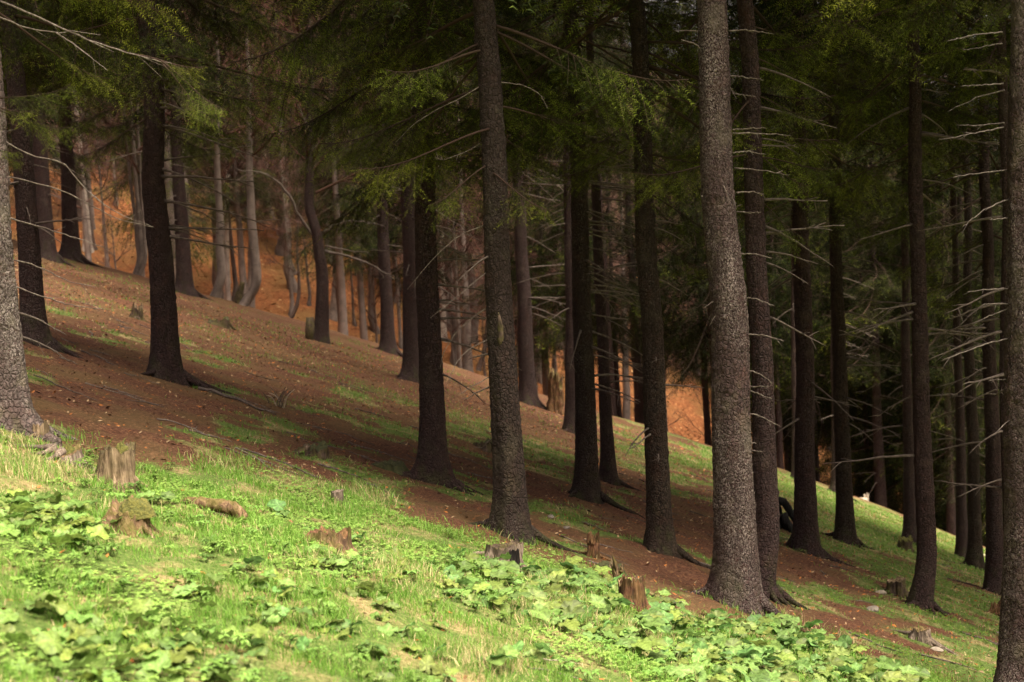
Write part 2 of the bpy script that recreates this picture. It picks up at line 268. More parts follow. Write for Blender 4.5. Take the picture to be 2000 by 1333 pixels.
def col_mat(name, rough=.7, trans=.0, spec=.3, hue=0.0, nscale=0):
    m, nt, p, out = new_mat(name); g = G(nt)
    a = g.n('ShaderNodeAttribute', attribute_name='col'); c = a.outputs['Color']
    if hue:
        oi = g.n('ShaderNodeObjectInfo'); hv = g.n('ShaderNodeHueSaturation'); g.L(c, hv.inputs['Color'])
        mr = g.n('ShaderNodeMapRange'); mr.inputs[3].default_value = .5 - hue; mr.inputs[4].default_value = .5 + hue * .6
        g.L(oi.outputs['Random'], mr.inputs[0]); g.L(mr.outputs[0], hv.inputs['Hue'])
        wn = g.n('ShaderNodeTexWhiteNoise', noise_dimensions='1D'); g.L(oi.outputs['Random'], wn.inputs['W'])
        m2 = g.n('ShaderNodeMapRange'); m2.inputs[3].default_value = .62; m2.inputs[4].default_value = 1.3
        g.L(wn.outputs['Value'], m2.inputs[0]); g.L(m2.outputs[0], hv.inputs['Value']); c = hv.outputs[0]
    if nscale:
        nz = g.noise(g.coord(rand=False), nscale, 3); c = g.mix(1.0, c, g.ramp(nz, [(.3, .6), (.7, 1.3)]), 'MULTIPLY')
    g.L(c, p.inputs['Base Color']); p.inputs['Roughness'].default_value = rough; p.inputs['Specular IOR Level'].default_value = spec
    if trans:
        t = g.n('ShaderNodeBsdfTranslucent'); g.L(c, t.inputs['Color']); mx = g.n('ShaderNodeMixShader'); mx.inputs[0].default_value = trans
        g.L(p.outputs[0], mx.inputs[1]); g.L(t.outputs[0], mx.inputs[2]); g.L(mx.outputs[0], out.inputs[0])
    return m
M['needle'] = col_mat('spruce_foliage', .7, .22, .08, .018)
M['grass'] = col_mat('grass_blades', .55, .3, .25)
M['leaf'] = col_mat('broad_leaf', .55, .30, .28, .010, 60)
M['herb'] = col_mat('herb_leaf', .55, .3, .3, .02)
M['litter'] = col_mat('litter_chips', .9, 0, .15)
M['twig'] = col_mat('bare_twigs', .95, 0, .05)
def stick_mat(name, a, b, lich):
    m, nt, p, out = new_mat(name); g = G(nt); v = g.coord()
    c = g.mix(g.ramp(g.noise(v, 22, 3), [(.35, 0.), (.65, 1.)]), a, b)
    c = g.mix(g.ramp(g.noise(v, 55, 3), [(.5, 0.), (.6, lich)]), c, (.20,.175,.15))
    g.L(c, p.inputs['Base Color']); p.inputs['Roughness'].default_value = .9; g.bump(g.noise(v, 80, 3), .5, .006, p); return m
M['dead'] = stick_mat('dead_branch_bark', (.060,.042,.037), (.13,.10,.085), .75)
M['dead_right'] = stick_mat('grey_dead_bark', (.034,.024,.022), (.075,.058,.050), .4)
M['dead_dark'] = stick_mat('dark_branch_bark', (.05,.035,.032), (.12,.09,.078), .25)
M['dead_pale'] = stick_mat('bleached_wood', (.30,.245,.19), (.44,.37,.30), .4)
def wood_mat(name, a, b, dark, moss=0.0, fib=1.0):
    m, nt, p, out = new_mat(name); g = G(nt)
    v = g.coord(scale=(1, 1, .09)); n1 = g.noise(v, 70, 4, .6); v2 = g.coord(); n3 = g.noise(v2, 8, 4, .6)
    c = g.ramp(n1, [(.3, dark), (.48, a), (.7, b)])
    c = g.mix(g.ramp(n3, [(.42, 0.), (.62, .8)]), c, tuple(x * .35 for x in a)); n4 = g.noise(g.coord(scale=(1, 1, .25)), 24, 4, .6); c = g.mix(g.ramp(n4, [(.52, 0.), (.62, .85)]), c, dark)
    if moss:
        c = g.mix(g.math('MULTIPLY', g.ramp(g.noise(v2, 12, 4), [(.42, 0.), (.55, 1.)]), moss), c, (.10,.095,.018))
    g.L(c, p.inputs['Base Color']); p.inputs['Roughness'].default_value = .9; p.inputs['Specular IOR Level'].default_value = .2
    g.bump(g.math('ADD', n1, g.math('MULTIPLY', n4, -.8)), .9 * fib, .014, p); return m
M['wood_pale'] = wood_mat('weathered_pale_wood', (.23,.16,.105), (.40,.30,.205), (.055,.034,.022), .12)
M['wood_rot'] = wood_mat('rotten_wood', (.19,.115,.068), (.36,.25,.155), (.045,.026,.018), .5)
M['wood_red'] = wood_mat('red_rot_wood', (.15,.070,.038), (.26,.145,.085), (.035,.018,.013), .2)
M['wood_grey'] = wood_mat('grey_stump_wood', (.20,.15,.125), (.36,.29,.245), (.06,.042,.036), .1)
M['wood_dark'] = wood_mat('dark_stump_wood', (.085,.058,.045), (.17,.12,.095), (.025,.017,.014), .35)
M['char'] = wood_mat('charred_wood', (.012,.011,.012), (.035,.033,.035), (.004,.004,.004))
M['hollow'] = wood_mat('hollow_shade', (.012,.009,.008), (.03,.022,.018), (.004,.003,.003))
def plain(name, a, b, s, rough=.9, bump=.5):
    m, nt, p, out = new_mat(name); g = G(nt); v = g.coord(); n = g.noise(v, s, 4, .6)
    g.L(g.mix(g.ramp(n, [(.35, 0.), (.65, 1.)]), a, b), p.inputs['Base Color']); p.inputs['Roughness'].default_value = rough; g.bump(n, bump, .02, p); return m
M['moss'] = plain('moss_cushion', (.050,.056,.011), (.125,.115,.022), 60, .95, .9)
M['moss_dark'] = plain('dark_moss', (.025,.03,.010), (.06,.06,.02), 50, .95, .9)
M['stone'] = plain('grey_stone', (.13,.105,.09), (.23,.20,.175), 14)
M['stone_pale'] = plain('pale_stone', (.22,.18,.145), (.34,.29,.24), 14)

# ---------------------------------------------------------------- ground
def axis(*segs):
    out = [segs[0][0]]
    for a, b, n in segs: out += list(np.linspace(a, b, n + 1)[1:])
    return np.array(out)
gx = axis((-420,-60,12), (-60,-20,20), (-20,-7.5,40), (-7.5,8.5,150), (8.5,22,48), (22,60,20), (60,420,12))
gy = axis((-300,-10,12), (-10,3.6,14), (3.6,20,180), (20,44,96), (44,70,44), (70,135,50), (135,420,20))
XX, YY = np.meshgrid(gx, gy); ZZ = gz(XX.ravel(), YY.ravel()).reshape(XX.shape)
nx, ny = len(gx), len(gy)
i = np.arange(ny - 1)[:, None] * nx + np.arange(nx - 1)[None, :]
Q = np.stack([i, i + 1, i + nx + 1, i + nx], -1).reshape(-1, 4)
xr, yr = XX.ravel(), YY.ravel()
gm = green(xr, yr)
lf = (1 - .9 * sstep(62, 74, yr + 10 * (n2(xr, yr, .12, 23) - .5))) * sstep(39.5, 44, yr + 1.5 * (n2(xr, yr, .5, 21) - .5)) * (.55 + .45 * sstep(.35, .6, n2(xr, yr, .16, 22)))
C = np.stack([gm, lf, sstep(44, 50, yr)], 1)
m, nt, p, out = new_mat('forest_floor'); g = G(nt)
at = g.n('ShaderNodeAttribute', attribute_name='col'); sp = g.n('ShaderNodeSeparateColor'); g.L(at.outputs['Color'], sp.inputs[0])
v = g.coord(rand=False)
n_f = g.noise(v, 38, 5, .7); n_m = g.noise(v, 6, 4, .6); n_b = g.noise(v, 1.1, 3)
needle = g.ramp(n_f, [(.3, (.020,.008,.006)), (.44, (.075,.031,.019)), (.56, (.14,.062,.036)), (.68, (.29,.16,.10))])
needle = g.mix(g.ramp(n_m, [(.4, 0.), (.62, .55)]), needle, (.07,.036,.022))
needle = g.mix(g.ramp(n_b, [(.45, 0.), (.6, .35)]), needle, (.13,.10,.04))
turf = g.ramp(n_f, [(.3, (.035,.055,.014)), (.5, (.085,.135,.030)), (.64, (.16,.19,.06)), (.78, (.32,.28,.14))])
straw = g.ramp(n_f, [(.3, (.12,.08,.04)), (.5, (.30,.21,.11)), (.7, (.48,.38,.22))])
turf = g.mix(g.ramp(g.noise(v, 2.6, 4), [(.48, 0.), (.66, .8)]), turf, straw)
leaf = g.ramp(g.noise(v, 7, 5, .72), [(.28, (.10,.04,.018)), (.45, (.16,.058,.024)), (.6, (.26,.10,.040)), (.75, (.42,.22,.11))])
leaf = g.mix(g.ramp(g.noise(v, .55, 4), [(.42, 0.), (.62, .75)]), leaf, (.16,.09,.035))
gmask = g.ramp(g.math('ADD', sp.outputs[0], g.math('MULTIPLY', g.math('SUBTRACT', g.math('ADD', g.math('MULTIPLY', n_m, .6), g.math('MULTIPLY', n_f, .4)), .5), 2.2)), [(.3, 0.), (.75, 1.)])
c = g.mix(gmask, needle, turf)
lmask = g.ramp(g.math('ADD', sp.outputs[1], g.math('MULTIPLY', g.math('SUBTRACT', n_m, .5), .6)), [(.3, 0.), (.6, 1.)])
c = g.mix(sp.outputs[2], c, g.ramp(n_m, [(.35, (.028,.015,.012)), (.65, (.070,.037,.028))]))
c = g.mix(lmask, c, leaf)
g.L(c, p.inputs['Base Color']); p.inputs['Roughness'].default_value = .95; p.inputs['Specular IOR Level'].default_value = .15
g.bump(n_f, .9, .03, p)
ground = obj('ground', mesh_np('ground', np.stack([xr, yr, ZZ.ravel()], 1), Q, C, [m]))
tag(ground, 'brown forest floor and grassy slope falling to the right', kind='structure')
# ---------------------------------------------------------------- spruce foliage
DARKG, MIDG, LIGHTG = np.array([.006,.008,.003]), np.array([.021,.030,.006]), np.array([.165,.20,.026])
def shoots_to_needles(mb, O, D, Lh, droop, ds, nl, nw, light):
    """needle triangles along many shoots: O start, D direction, Lh length, droop factor, light 0..1"""
    O = np.asarray(O); D = np.asarray(D); Lh = np.asarray(Lh); light = np.asarray(light)
    cnt = np.maximum(2, (Lh / ds).astype(int)); idx = np.repeat(np.arange(len(O)), cnt)
    pos = np.concatenate([(np.arange(c) + .5) / c for c in cnt]); s = pos * Lh[idx]
    P = O[idx] + D[idx] * s[:, None]; P[:, 2] -= droop * s ** 2
    d = D[idx].copy(); d[:, 2] -= 2 * droop * s; d /= np.linalg.norm(d, axis=1)[:, None]
    r = rng.normal(size=d.shape); side = np.cross(d, r); side /= np.linalg.norm(side, axis=1)[:, None] + 1e-9
    out = []
    cols = []
    for sg in (1, -1):
        nd = d * rng.uniform(.45, .9, (len(d), 1)) + side * sg
        nd /= np.linalg.norm(nd, axis=1)[:, None]
        ln = nl * rng.uniform(.75, 1.25, (len(d), 1))
        a = P - d * nw * .5; b = P + d * nw * .5; t = P + nd * ln
        out.append(np.stack([a, b, t], 1).reshape(-1, 3))
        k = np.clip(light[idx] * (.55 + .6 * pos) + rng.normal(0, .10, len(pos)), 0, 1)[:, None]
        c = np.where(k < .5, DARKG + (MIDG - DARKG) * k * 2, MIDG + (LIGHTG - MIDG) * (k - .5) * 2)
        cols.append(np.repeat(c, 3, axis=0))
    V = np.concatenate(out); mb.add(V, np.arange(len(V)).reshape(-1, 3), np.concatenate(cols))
TW = np.array([.055,.036,.028])
def bough(L, seed, ds, nl, nw, lat_step, sub_step, bare=.18, lightness=.45, hang=1.15):
    r = np.random.default_rng(seed); mb = MB()
    t = np.linspace(0, 1, 12); wig = r.normal(0, .03, 2)
    A = np.stack([L * t * .97, L * (wig[0] * np.sin(3 * t) + wig[1] * t), L * (-.30 * t ** 1.4 + .17 * t ** 4)], 1)
    V, T = tube(A, .009 * L ** .5 * (1 - .85 * t) + .0015, 5); mb.add(V, T, TW)
    O, D, Ls, Li = [], [], [], []
    pos = np.arange(bare * L, L * .99, lat_step); k = 0
    lat_pts = []
    for s in pos:
        for sg in (1, -1):
            if r.random() < .16: continue
            u = min(1, (s + r.uniform(-.5, .5) * lat_step) / L); o = np.array([np.interp(u, t, A[:, q]) for q in range(3)])
            env = max(.16, math.sin(PI * min(1, .16 + .78 * u)))
            l = L * .34 * env * r.uniform(.45, 1.3)
            d = np.array([r.uniform(.35, .8), sg * r.uniform(.45, .95), r.uniform(-hang, -.12)]); d /= np.linalg.norm(d)
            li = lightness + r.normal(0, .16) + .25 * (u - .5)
            O.append(o); D.append(d); Ls.append(l); Li.append(li); lat_pts.append((o, d, l))
            for q in np.arange(sub_step * .7, l, sub_step):
                sg2 = r.choice((-1, 1)); sd_ = np.cross(d, (0, 0, 1)) * sg2 + d * r.uniform(.5, 1) + np.array([0, 0, r.uniform(-.8, .15)])
                sd_ /= np.linalg.norm(sd_); oo = o + d * q; oo[2] -= .55 * q * q
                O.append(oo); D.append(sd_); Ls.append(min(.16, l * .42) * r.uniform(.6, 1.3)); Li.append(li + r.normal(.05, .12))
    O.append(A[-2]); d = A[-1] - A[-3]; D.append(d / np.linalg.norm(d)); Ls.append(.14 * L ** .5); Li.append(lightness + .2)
    for o, d, l in lat_pts[::(1 if ds < .03 else 2)]:
        s = np.linspace(0, l, 4)[:, None]; P = o + d * s; P[:, 2] -= .55 * s[:, 0] ** 2
        V, T = tube(P, np.linspace(.0035, .0012, 4), 3, False); mb.add(V, T, TW)
    shoots_to_needles(mb, O, D, Ls, .55, ds, nl, nw, Li)
    return mb.arrays()
FINE = [bough(1.0 + .15 * (q % 4), 100 + q, .014, .019, .0042, .040, .034, .32 + .09 * (q % 3), .58 + .09 * (q % 3), .75) for q in range(8)]  # lighter needle colour paints the light on these front sprays
MIDB = [bough(2.1, 200 + q, .040, .040, .012, .085, .080,   .16 + .06 * q, .27) for q in range(5)]  # back foliage darker in its colour, standing in for shade
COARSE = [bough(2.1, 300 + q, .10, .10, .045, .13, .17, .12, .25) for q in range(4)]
FINE_ME = [mesh_np('bough_mesh', a[0], a[1], a[2], [M['needle']]) for a in FINE]
def crown_mesh(seed, Hc, Rmax, sparse):
    r = np.random.default_rng(seed); mb = MB(); z = 0.0
    while z < Hc * .97:
        f = z / Hc; low = z < 6.0
        lib = MIDB if low else COARSE
        a = lib[r.integers(len(lib))]
        Lb = Rmax * (1 - f) ** .75 * r.uniform(.6, 1.1) * (.75 + .25 * min(1, z / 1.5)) + .25
        s = Lb / 2.1; az = r.uniform(0, 2 * PI); pit = r.uniform(-.12, .28) - .25 * (1 - f)
        ca, sa = math.cos(az), math.sin(az); cp, spn = math.cos(pit), math.sin(pit)
        V = a[0] * s; V = np.stack([V[:, 0] * cp - V[:, 2] * spn, V[:, 1], V[:, 0] * spn + V[:, 2] * cp], 1)
        V = np.stack([V[:, 0] * ca - V[:, 1] * sa, V[:, 0] * sa + V[:, 1] * ca, V[:, 2] + z], 1)
        mb.add(V, a[1], np.clip(a[2] * r.uniform(.75, 1.25), 0, 1))
        z += r.uniform(.5, 1.5) * (sparse if low and z < 2.0 else (.068 if low else .11))
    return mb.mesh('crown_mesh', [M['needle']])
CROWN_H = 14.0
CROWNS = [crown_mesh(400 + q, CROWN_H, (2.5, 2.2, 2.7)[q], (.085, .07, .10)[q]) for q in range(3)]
YOUNG = crown_mesh(450, 9.0, 2.1, .07)

# ---------------------------------------------------------------- trunks
def trunk_mesh(r, H, lean, bend, mat, seed, detail, flare=1.0, ytilt=0.0, top_r=.25, ridge=1.0, slope=(-.36, -.085)):
    """tapered trunk with root flare; z = 0 is the ground at its foot"""
    seg, dz = {3: (88, .017), 2: (48, .04), 1: (26, .12), 0: (12, .4)}[detail]
    vis = {3: 5.6, 2: 7.0, 1: 9.0, 0: 6.0}[detail]
    z = np.concatenate([np.arange(-.5, min(vis, H), dz), np.linspace(min(vis, H) + .3, H, 14)])
    th = np.linspace(0, 2 * PI, seg, endpoint=False); Zg, Th = np.meshgrid(z, th, indexing='ij')
    rs = np.random.default_rng(seed)
    prof = np.clip(1.08 - .06 * np.minimum(z, 1) - .04 * np.clip(z - .8, 0, 5) - (1 - top_r) * np.clip(z - .5, 0, None) / H, .12, None)
    nl = rs.integers(4, 7); ph = rs.uniform(0, 2 * PI, nl); am = rs.uniform(.4, 1.0, nl)
    lob = sum(a * np.exp(-((np.angle(np.exp(1j * (Th - p_)))) / .33) ** 2) for a, p_ in zip(am, ph))
    zz = np.clip(Zg - (slope[0] * np.cos(Th) + slope[1] * np.sin(Th)) * r * 1.7, -.02, None)
    fl = flare * (.38 * np.exp(-zz / .30) + (.30 + .85 * lob) * np.exp(-(zz + .05) / .13))
    rad = r * (prof[:, None] + fl)
    pts = np.stack([np.cos(Th) * 1.0, np.sin(Th) * 1.0, Zg], -1).reshape(-1, 3)
    q = pts * np.array([2.2, 2.2, 1.3]) + seed * 3.7
    rad = rad * (1 + .13 * (vnoise(q).reshape(rad.shape) - .5))
    if detail >= 2:
        k = 1 / max(r, .1)
        a1 = vnoise(np.stack([pts[:, 0] * r * 46, pts[:, 1] * r * 46, pts[:, 2] * 30], 1) + seed)
        a2 = vnoise(np.stack([pts[:, 0] * r * 95, pts[:, 1] * r * 95, pts[:, 2] * 70], 1) + seed * 2)
        d = (np.abs(a1 - .5) * -1.6 + .4) * .013 + (a2 - .5) * .009
        rad = rad + ridge * d.reshape(rad.shape)
        for _ in range(34):                                  # knots and old branch scars
            zk, tk, ak, sk = rs.uniform(.3, vis), rs.uniform(0, 2 * PI), rs.uniform(.004, .016), rs.uniform(.012, .035)
            dth = np.angle(np.exp(1j * (Th - tk))) * r
            rad += ak * np.exp(-((Zg - zk) / sk) ** 2 - (dth / sk) ** 2)
        for b in range(int(vis / .42)):                      # branch whorl collars
            zb = .9 + b * .42 + rs.uniform(-.1, .1)
            rad += .006 * np.exp(-((Zg - zb) / .035) ** 2) * (.4 + .6 * (np.sin(Th * rs.integers(3, 6) + rs.uniform(0, 6)) > 0))
    bz, bx = np.array([b[0] for b in bend]), np.array([b[1] for b in bend])
    wz = np.linspace(-.5, H, 22); wv = rs.normal(0, .018, 22) * min(1, r / .1); wv[:3] *= .3
    cx = lean * np.clip(z, 0, None) + np.interp(z, bz, bx) + np.interp(z, wz, wv)
    ker = np.ones(max(1, int(.5 / dz))); ker /= len(ker)
    nv = int((z < min(vis, H)).sum()); pad = len(ker)
    c2 = np.convolve(np.pad(cx[:nv], pad, mode='edge'), ker, 'same')[pad:-pad] if nv > pad * 2 else cx[:nv]
    w_ = sstep(0, .4, np.minimum(z[:nv], min(vis, H) - z[:nv])); cx[:nv] = cx[:nv] * (1 - w_) + c2 * w_
    cy = ytilt * np.clip(z, 0, None) + np.interp(z, wz, np.roll(wv, 7) * .8) * np.clip(z, 0, 1)
    V = np.stack([cx[:, None] + rad * np.cos(Th), cy[:, None] + rad * np.sin(Th), Zg], -1).reshape(-1, 3)
    n = len(z); i = np.arange(n - 1)[:, None] * seg; j = np.arange(seg)[None, :]; j2 = (j + 1) % seg
    Qd = np.stack([i + j, i + j2, i + seg + j2, i + seg + j], -1).reshape(-1, 4)
    me = mesh_np('trunk_mesh', V, Qd, None, [mat])
    return me, (lambda zq: (float(np.interp(zq, z, cx)), float(np.interp(zq, z, cy)), float(np.interp(zq, z, rad.mean(1))))), ph
def dead_mesh(seed, k=5):
    r = np.random.default_rng(seed); mb = MB(); t = np.linspace(0, 1, 9)
    dr = r.uniform(-.28, .06); wob = r.normal(0, .012, (9, 3)).cumsum(0) * .6
    P = np.stack([t, r.uniform(-.15, .15) * t ** 2, dr * t ** 1.5], 1) + wob * t[:, None]
    mb.add(*tube(P, np.interp(t, [0, .06, 1], [.022, .0155, .005]), k, True, .35))
    for _ in range(r.integers(1, 5)):
        u = r.uniform(.3, .92); o = np.array([np.interp(u, t, P[:, q]) for q in range(3)]); l = r.uniform(.08, .3)
        d = np.array([r.uniform(.4, 1), r.choice((-1, 1)) * r.uniform(.2, .8), r.uniform(-.7, .3)]); d /= np.linalg.norm(d)
        s = np.linspace(0, l, 4)[:, None]; mb.add(*tube(o + d * s + np.array([0, 0, -.4]) * s ** 2, np.linspace(.007, .003, 4), 4, True, .3))
    return mb
DEAD = [dead_mesh(500 + q).mesh('dead_branch_mesh', [M['dead']]) for q in range(8)]
DEAD_D = [dead_mesh(520 + q).mesh('dead_branch_mesh', [M['dead_dark']]) for q in range(8)]
def path_branch(parent, path, r0, mat, name='dead_branch', twigs=3, seed=0, m=18):
    r = np.random.default_rng(seed); P = smooth_path(path, m); t = np.linspace(0, 1, m); P = P + r.normal(0, r0 * .35, P.shape) * (t[:, None] > .05)
    mb = MB(); mb.add(*tube(P, r0 * (1 - .72 * t), 6, True, .4)); L = np.linalg.norm(np.diff(P, axis=0), axis=1).sum()
    for _ in range(twigs):
        u = r.integers(m // 3, m - 2); d = P[u + 1] - P[u]; d /= np.linalg.norm(d); d = d + r.normal(0, .45, 3); d[2] -= .2; d /= np.linalg.norm(d)
        s = np.linspace(0, L * r.uniform(.06, .2), 5)[:, None]; mb.add(*tube(P[u] + d * s, r0 * np.linspace(.35, .15, 5), 4, True, .3))
    return obj(name, mb.mesh(name + '_mesh', [mat]), parent)
def root_part(parent, x0, y0, az, r, ln, mat, seed):
    r_ = np.random.default_rng(seed); n = 11; t = np.linspace(0, 1, n)
    a = az + np.cumsum(r_.normal(0, .10, n)); st = ln / (n - 1)
    x = r * .75 * math.cos(az) + np.cumsum(np.cos(a)) * st - st * math.cos(az); y = r * .75 * math.sin(az) + np.cumsum(np.sin(a)) * st - st * math.sin(az)
    base = parent.location
    z = gz(x + base[0], y + base[1]) - base[2] + .09 * (1 - t) ** 3 * (r / .12) - .004 - .05 * t ** 3
    P = np.stack([x, y, z], 1); mb = MB(); mb.add(*tube(P, np.interp(t, [0, .3, 1], [r * .36, r * .17, r * .04]), 8, True, .25))
    return obj('root', mb.mesh('root_mesh', [mat]), parent)

TREES = {}
RT, LF, FR = 0.0, PI, -PI / 2
def spruce(key, x, y, r, lean, H, cb, label, mat='bark_grey', detail=1, crown=0, cscale=1.0, dead=(8, 1.5, 4, .3, .8, None), boughs=0, bz=(0, 2), bend=((0, 0), (1, 0)),
           roots=4, group='spruces of the near stand', flare=1.0, yt=0.0, deaddark=True, name='spruce_tree', rootlen=1.0):
    sd = sum(ord(c) * (q + 3) for q, c in enumerate(key)) if isinstance(key, str) else int(key); rs = np.random.default_rng(sd)
    t = thing(name, label, 'tree', (x, y, gz1(x, y)), group); t['lichen'] = 0
    me, cen, ph = trunk_mesh(r, H, lean, bend, M[mat], sd % 97, detail, flare, yt)
    obj('trunk', me, t)
    for q in range(roots):
        az = float(ph[q % len(ph)]) + (0 if q < len(ph) else .5)
        if q == 0: az = rs.uniform(-.6, .3)
        root_part(t, x, y, az, r * 1.25, rootlen * rs.uniform(.25, .6) * (1.35 if math.cos(az) > .3 else .8) * (r / .13) ** .5, M[mat], sd + q)
    n, z0, z1, l0, l1, side = dead
    lib = DEAD_D if deaddark else DEAD
    for q in range(n):
        zq = rs.uniform(z0, z1); cx, cy, rr = cen(zq)
        az = rs.uniform(0, 2 * PI) if side is None else side + rs.normal(0, .55)
        l = rs.uniform(l0, l1)
        obj('dead_branch', lib[rs.integers(8)], t, (cx + rr * .85 * math.cos(az), cy + rr * .85 * math.sin(az), zq), (rs.uniform(-.2, .2), rs.uniform(-.12, .3), az), (l, .45 + .55 * l, .45 + .55 * l))
    near = y < 24
    lift = 2.2 if near else 1.9
    for q in range(boughs + (13 if near else 0)):
        zq = cb + (rs.uniform(*bz) if q < boughs else rs.uniform(0, lift + .5) ** 1.0); cx, cy, rr = cen(zq); az = rs.uniform(0, 2 * PI)
        if math.cos(az - FR) > .6 and rs.random() < .7: az += PI
        s = rs.uniform(1.0, 1.9) * (.55 if zq < cb + .4 else 1)
        obj('bough', FINE_ME[rs.integers(len(FINE_ME))], t, (cx + rr * .7 * math.cos(az), cy + rr * .7 * math.sin(az), zq), (rs.uniform(-.25, .25), rs.uniform(-.1, .35), az), s)
    cx, cy, rr = cen(cb + lift); hs_ = (H + .6 - cb - lift) / CROWN_H
    obj('crown', CROWNS[crown % 3], t, (cx, cy, cb + lift), (0, 0, rs.uniform(0, 2 * PI)), (cscale * (1.3 if near else 1.3), cscale * (1.3 if near else 1.3), hs_))  # crowns widened so that they shade the forest floor
    TREES[key] = (t, cen); return t
# front row and inner stand, from the left edge to the right edge
spruce('A', -3.57, 9.84, .159, .010, 19, 2.75, 'lichen-speckled grey trunk cut by the left edge of the picture', 'bark_pale', 3, 0, .9, (2, .6, 1.6, .2, .4, RT), 3, (0, .8), group=None, rootlen=.8)
spruce('B', -5.42, 16.2, .117, .004, 18, 3.0, 'dark spruce close behind the leftmost lichen-speckled trunk', 'bark_dark', 2, 1, 1, (10, 1.2, 3.2, .3, .9, None), 3)
spruce('C2', -12.26, 37, .173, .038, 20, 3.6, 'half hidden dark spruce far left, leftmost of the three above the crest', 'bark_dark', 1, 2, 1, (8, 1.5, 4, .4, 1.2, None))
spruce('C', -11.61, 36, .207, .030, 21, 3.4, 'dark spruce at far left crest with a root running right', 'bark_dark', 1, 3, 1, (10, 1.5, 4, .4, 1.2, None), 0)
spruce('D', -11.89, 39, .211, .038, 20, 2.8, 'dark spruce beside the white birch on the left crest', 'bark_dark', 1, 0, 1, (8, 1.5, 4, .4, 1.2, None), 3)
spruce('G', -4.10, 16.72, .141, .029, 19, 3.0, 'dark spruce with spread roots standing alone on the brown slope at left', 'bark_dark', 2, 1, .95, (16, 1.6, 3.6, .4, 1.3, RT), 6, (-.1, 1.4), roots=6, rootlen=1.3)
spruce('H2', -7.35, 30, .13, .03, 19, 4.6, 'added spruce hidden right behind the lone dark spruce at left, shading the slope', 'bark_dark', 1, 1, 1.2, (4, 2, 4, .4, 1, None), 0, roots=0)  # unseen tree added so that its crown shades the slope
spruce('R2', -1.40, 24.3, .10, .026, 18, 4.8, 'added shading spruce hidden right behind the dark brown spruce left of centre', 'bark_dark', 1, 0, 1.2, (6, 2, 5, .4, 1, RT), 0, roots=0)  # also added out of sight, for the shade of its crown
spruce('H', -8.65, 38, .192, .028, 20, 3.6, 'dark straight spruce just left of two pale trunks on the crest', 'bark_dark', 1, 2, 1, (8, 1.5, 4, .4, 1.2, None))
spruce('P', -3.32, 38, .178, .022, 20, 4.6, 'thin dark spruce on the crest, leftmost of three close trunks', 'bark_dark', 1, 3, 1, (10, 2, 5, .5, 1.3, None))
spruce('Q', -2.15, 29.86, .167, .029, 20, 4.8, 'dark spruce between the thin crest spruce and the wide dark one', 'bark_dark', 1, 0, 1, (12, 1.6, 5, .4, 1.2, None), 0)
spruce('R', -.85, 14.06, .116, .026, 18, 3.5, 'dark brown spruce left of the grey trunk at the centre', 'bark_dark', 2, 1, .95, (16, 1.0, 3.6, .3, 1.0, RT), 5, (-.3, 1.4), roots=5)
spruce('S', -.09, 11.82, .117, .004, 18, 3.35, 'grey-green mottled trunk at the centre with a scar halfway up', 'bark_grey', 3, 2, .85, (5, .8, 3, .15, .4, LF), 7, (-.6, 1.2), group=None, roots=5)
spruce('X', .32, 33.8, .188, .006, 21, 5.4, 'dark spruce behind the grey centre trunk, at the crest', 'bark_dark', 1, 3, 1, (14, 2, 6, .5, 1.5, RT), 2)
spruce('Z', 1.13, 28.2, .152, .034, 20, 5.0, 'shaded spruce touching the left side of the many-twigged trunk', 'bark_dark', 1, 1, 1, (10, 2, 5, .4, 1.2, LF), 0)
spruce('AA', .81, 16.84, .121, .015, 19, 4.5, 'spruce ringed with many thin dead branches pointing right', 'bark_grey', 2, 0, .9, (34, 1.3, 4.7, .35, .95, RT), 6, (.1, 1.6), roots=6, rootlen=1.2, deaddark=False)
spruce('AB', 1.28, 20.18, .091, .004, 17, 5.0, 'slimmer spruce half hidden behind the many-twigged trunk', 'bark_dark', 1, 2, .9, (16, 1.3, 5, .4, 1.0, RT), 3, (0, 1.5), roots=5, rootlen=1.2)
spruce('AC', 1.34, 13.62, .110, 0.0, 18, 3.9, 'straight spruce with bushy boughs high on its right side', 'bark_brown', 2, 3, .9, (12, .9, 3.6, .15, .5, None), 9, (-.5, 1.4), roots=4)
spruce('AF', 1.75, 11.5, .157, 0.0, 20, 5.7, 'widest trunk, speckled with pale lichen, short dead stubs on its right', 'bark_lichen', 3, 0, .9, (9, 1.0, 4.8, .05, .16, None), 0, group=None, roots=5, rootlen=.8, flare=.78)
spruce('AG', 2.18, 12.78, .106, .006, 18, 4.9, 'dark spruce with curved foot tight behind the widest trunk', 'bark_dark', 2, 1, .9, (10, 1.5, 4.8, .3, .8, RT), 6, (-1.2, .5), bend=((-.5, -.10), (0, -.06), (.45, .055), (1.2, .05), (6, 0)), roots=4, flare=.7)
spruce('AI', 7.47, 38, .096, .025, 17, 6, 'thin black spruce hugging the left of the first dark trunk right of the widest', 'bark_dark', 1, 2, .9, (6, 2, 6, .4, 1, None), 0, roots=2)
spruce('AJ', 3.62, 17.94, .126, .020, 19, 4.6, 'first dark spruce right of the widest trunk, roots fanned at its foot', 'bark_dark', 2, 3, .95, (14, 1.6, 5, .25, .8, None), 5, (-.2, 2), roots=6, flare=1.15)
spruce('AK', 8.59, 38, .144, .018, 20, 6, 'dark spruce partly hidden left of the sunlit brown trunk', 'bark_dark', 1, 0, 1, (10, 2, 6, .4, 1.2, None), 0, roots=4)
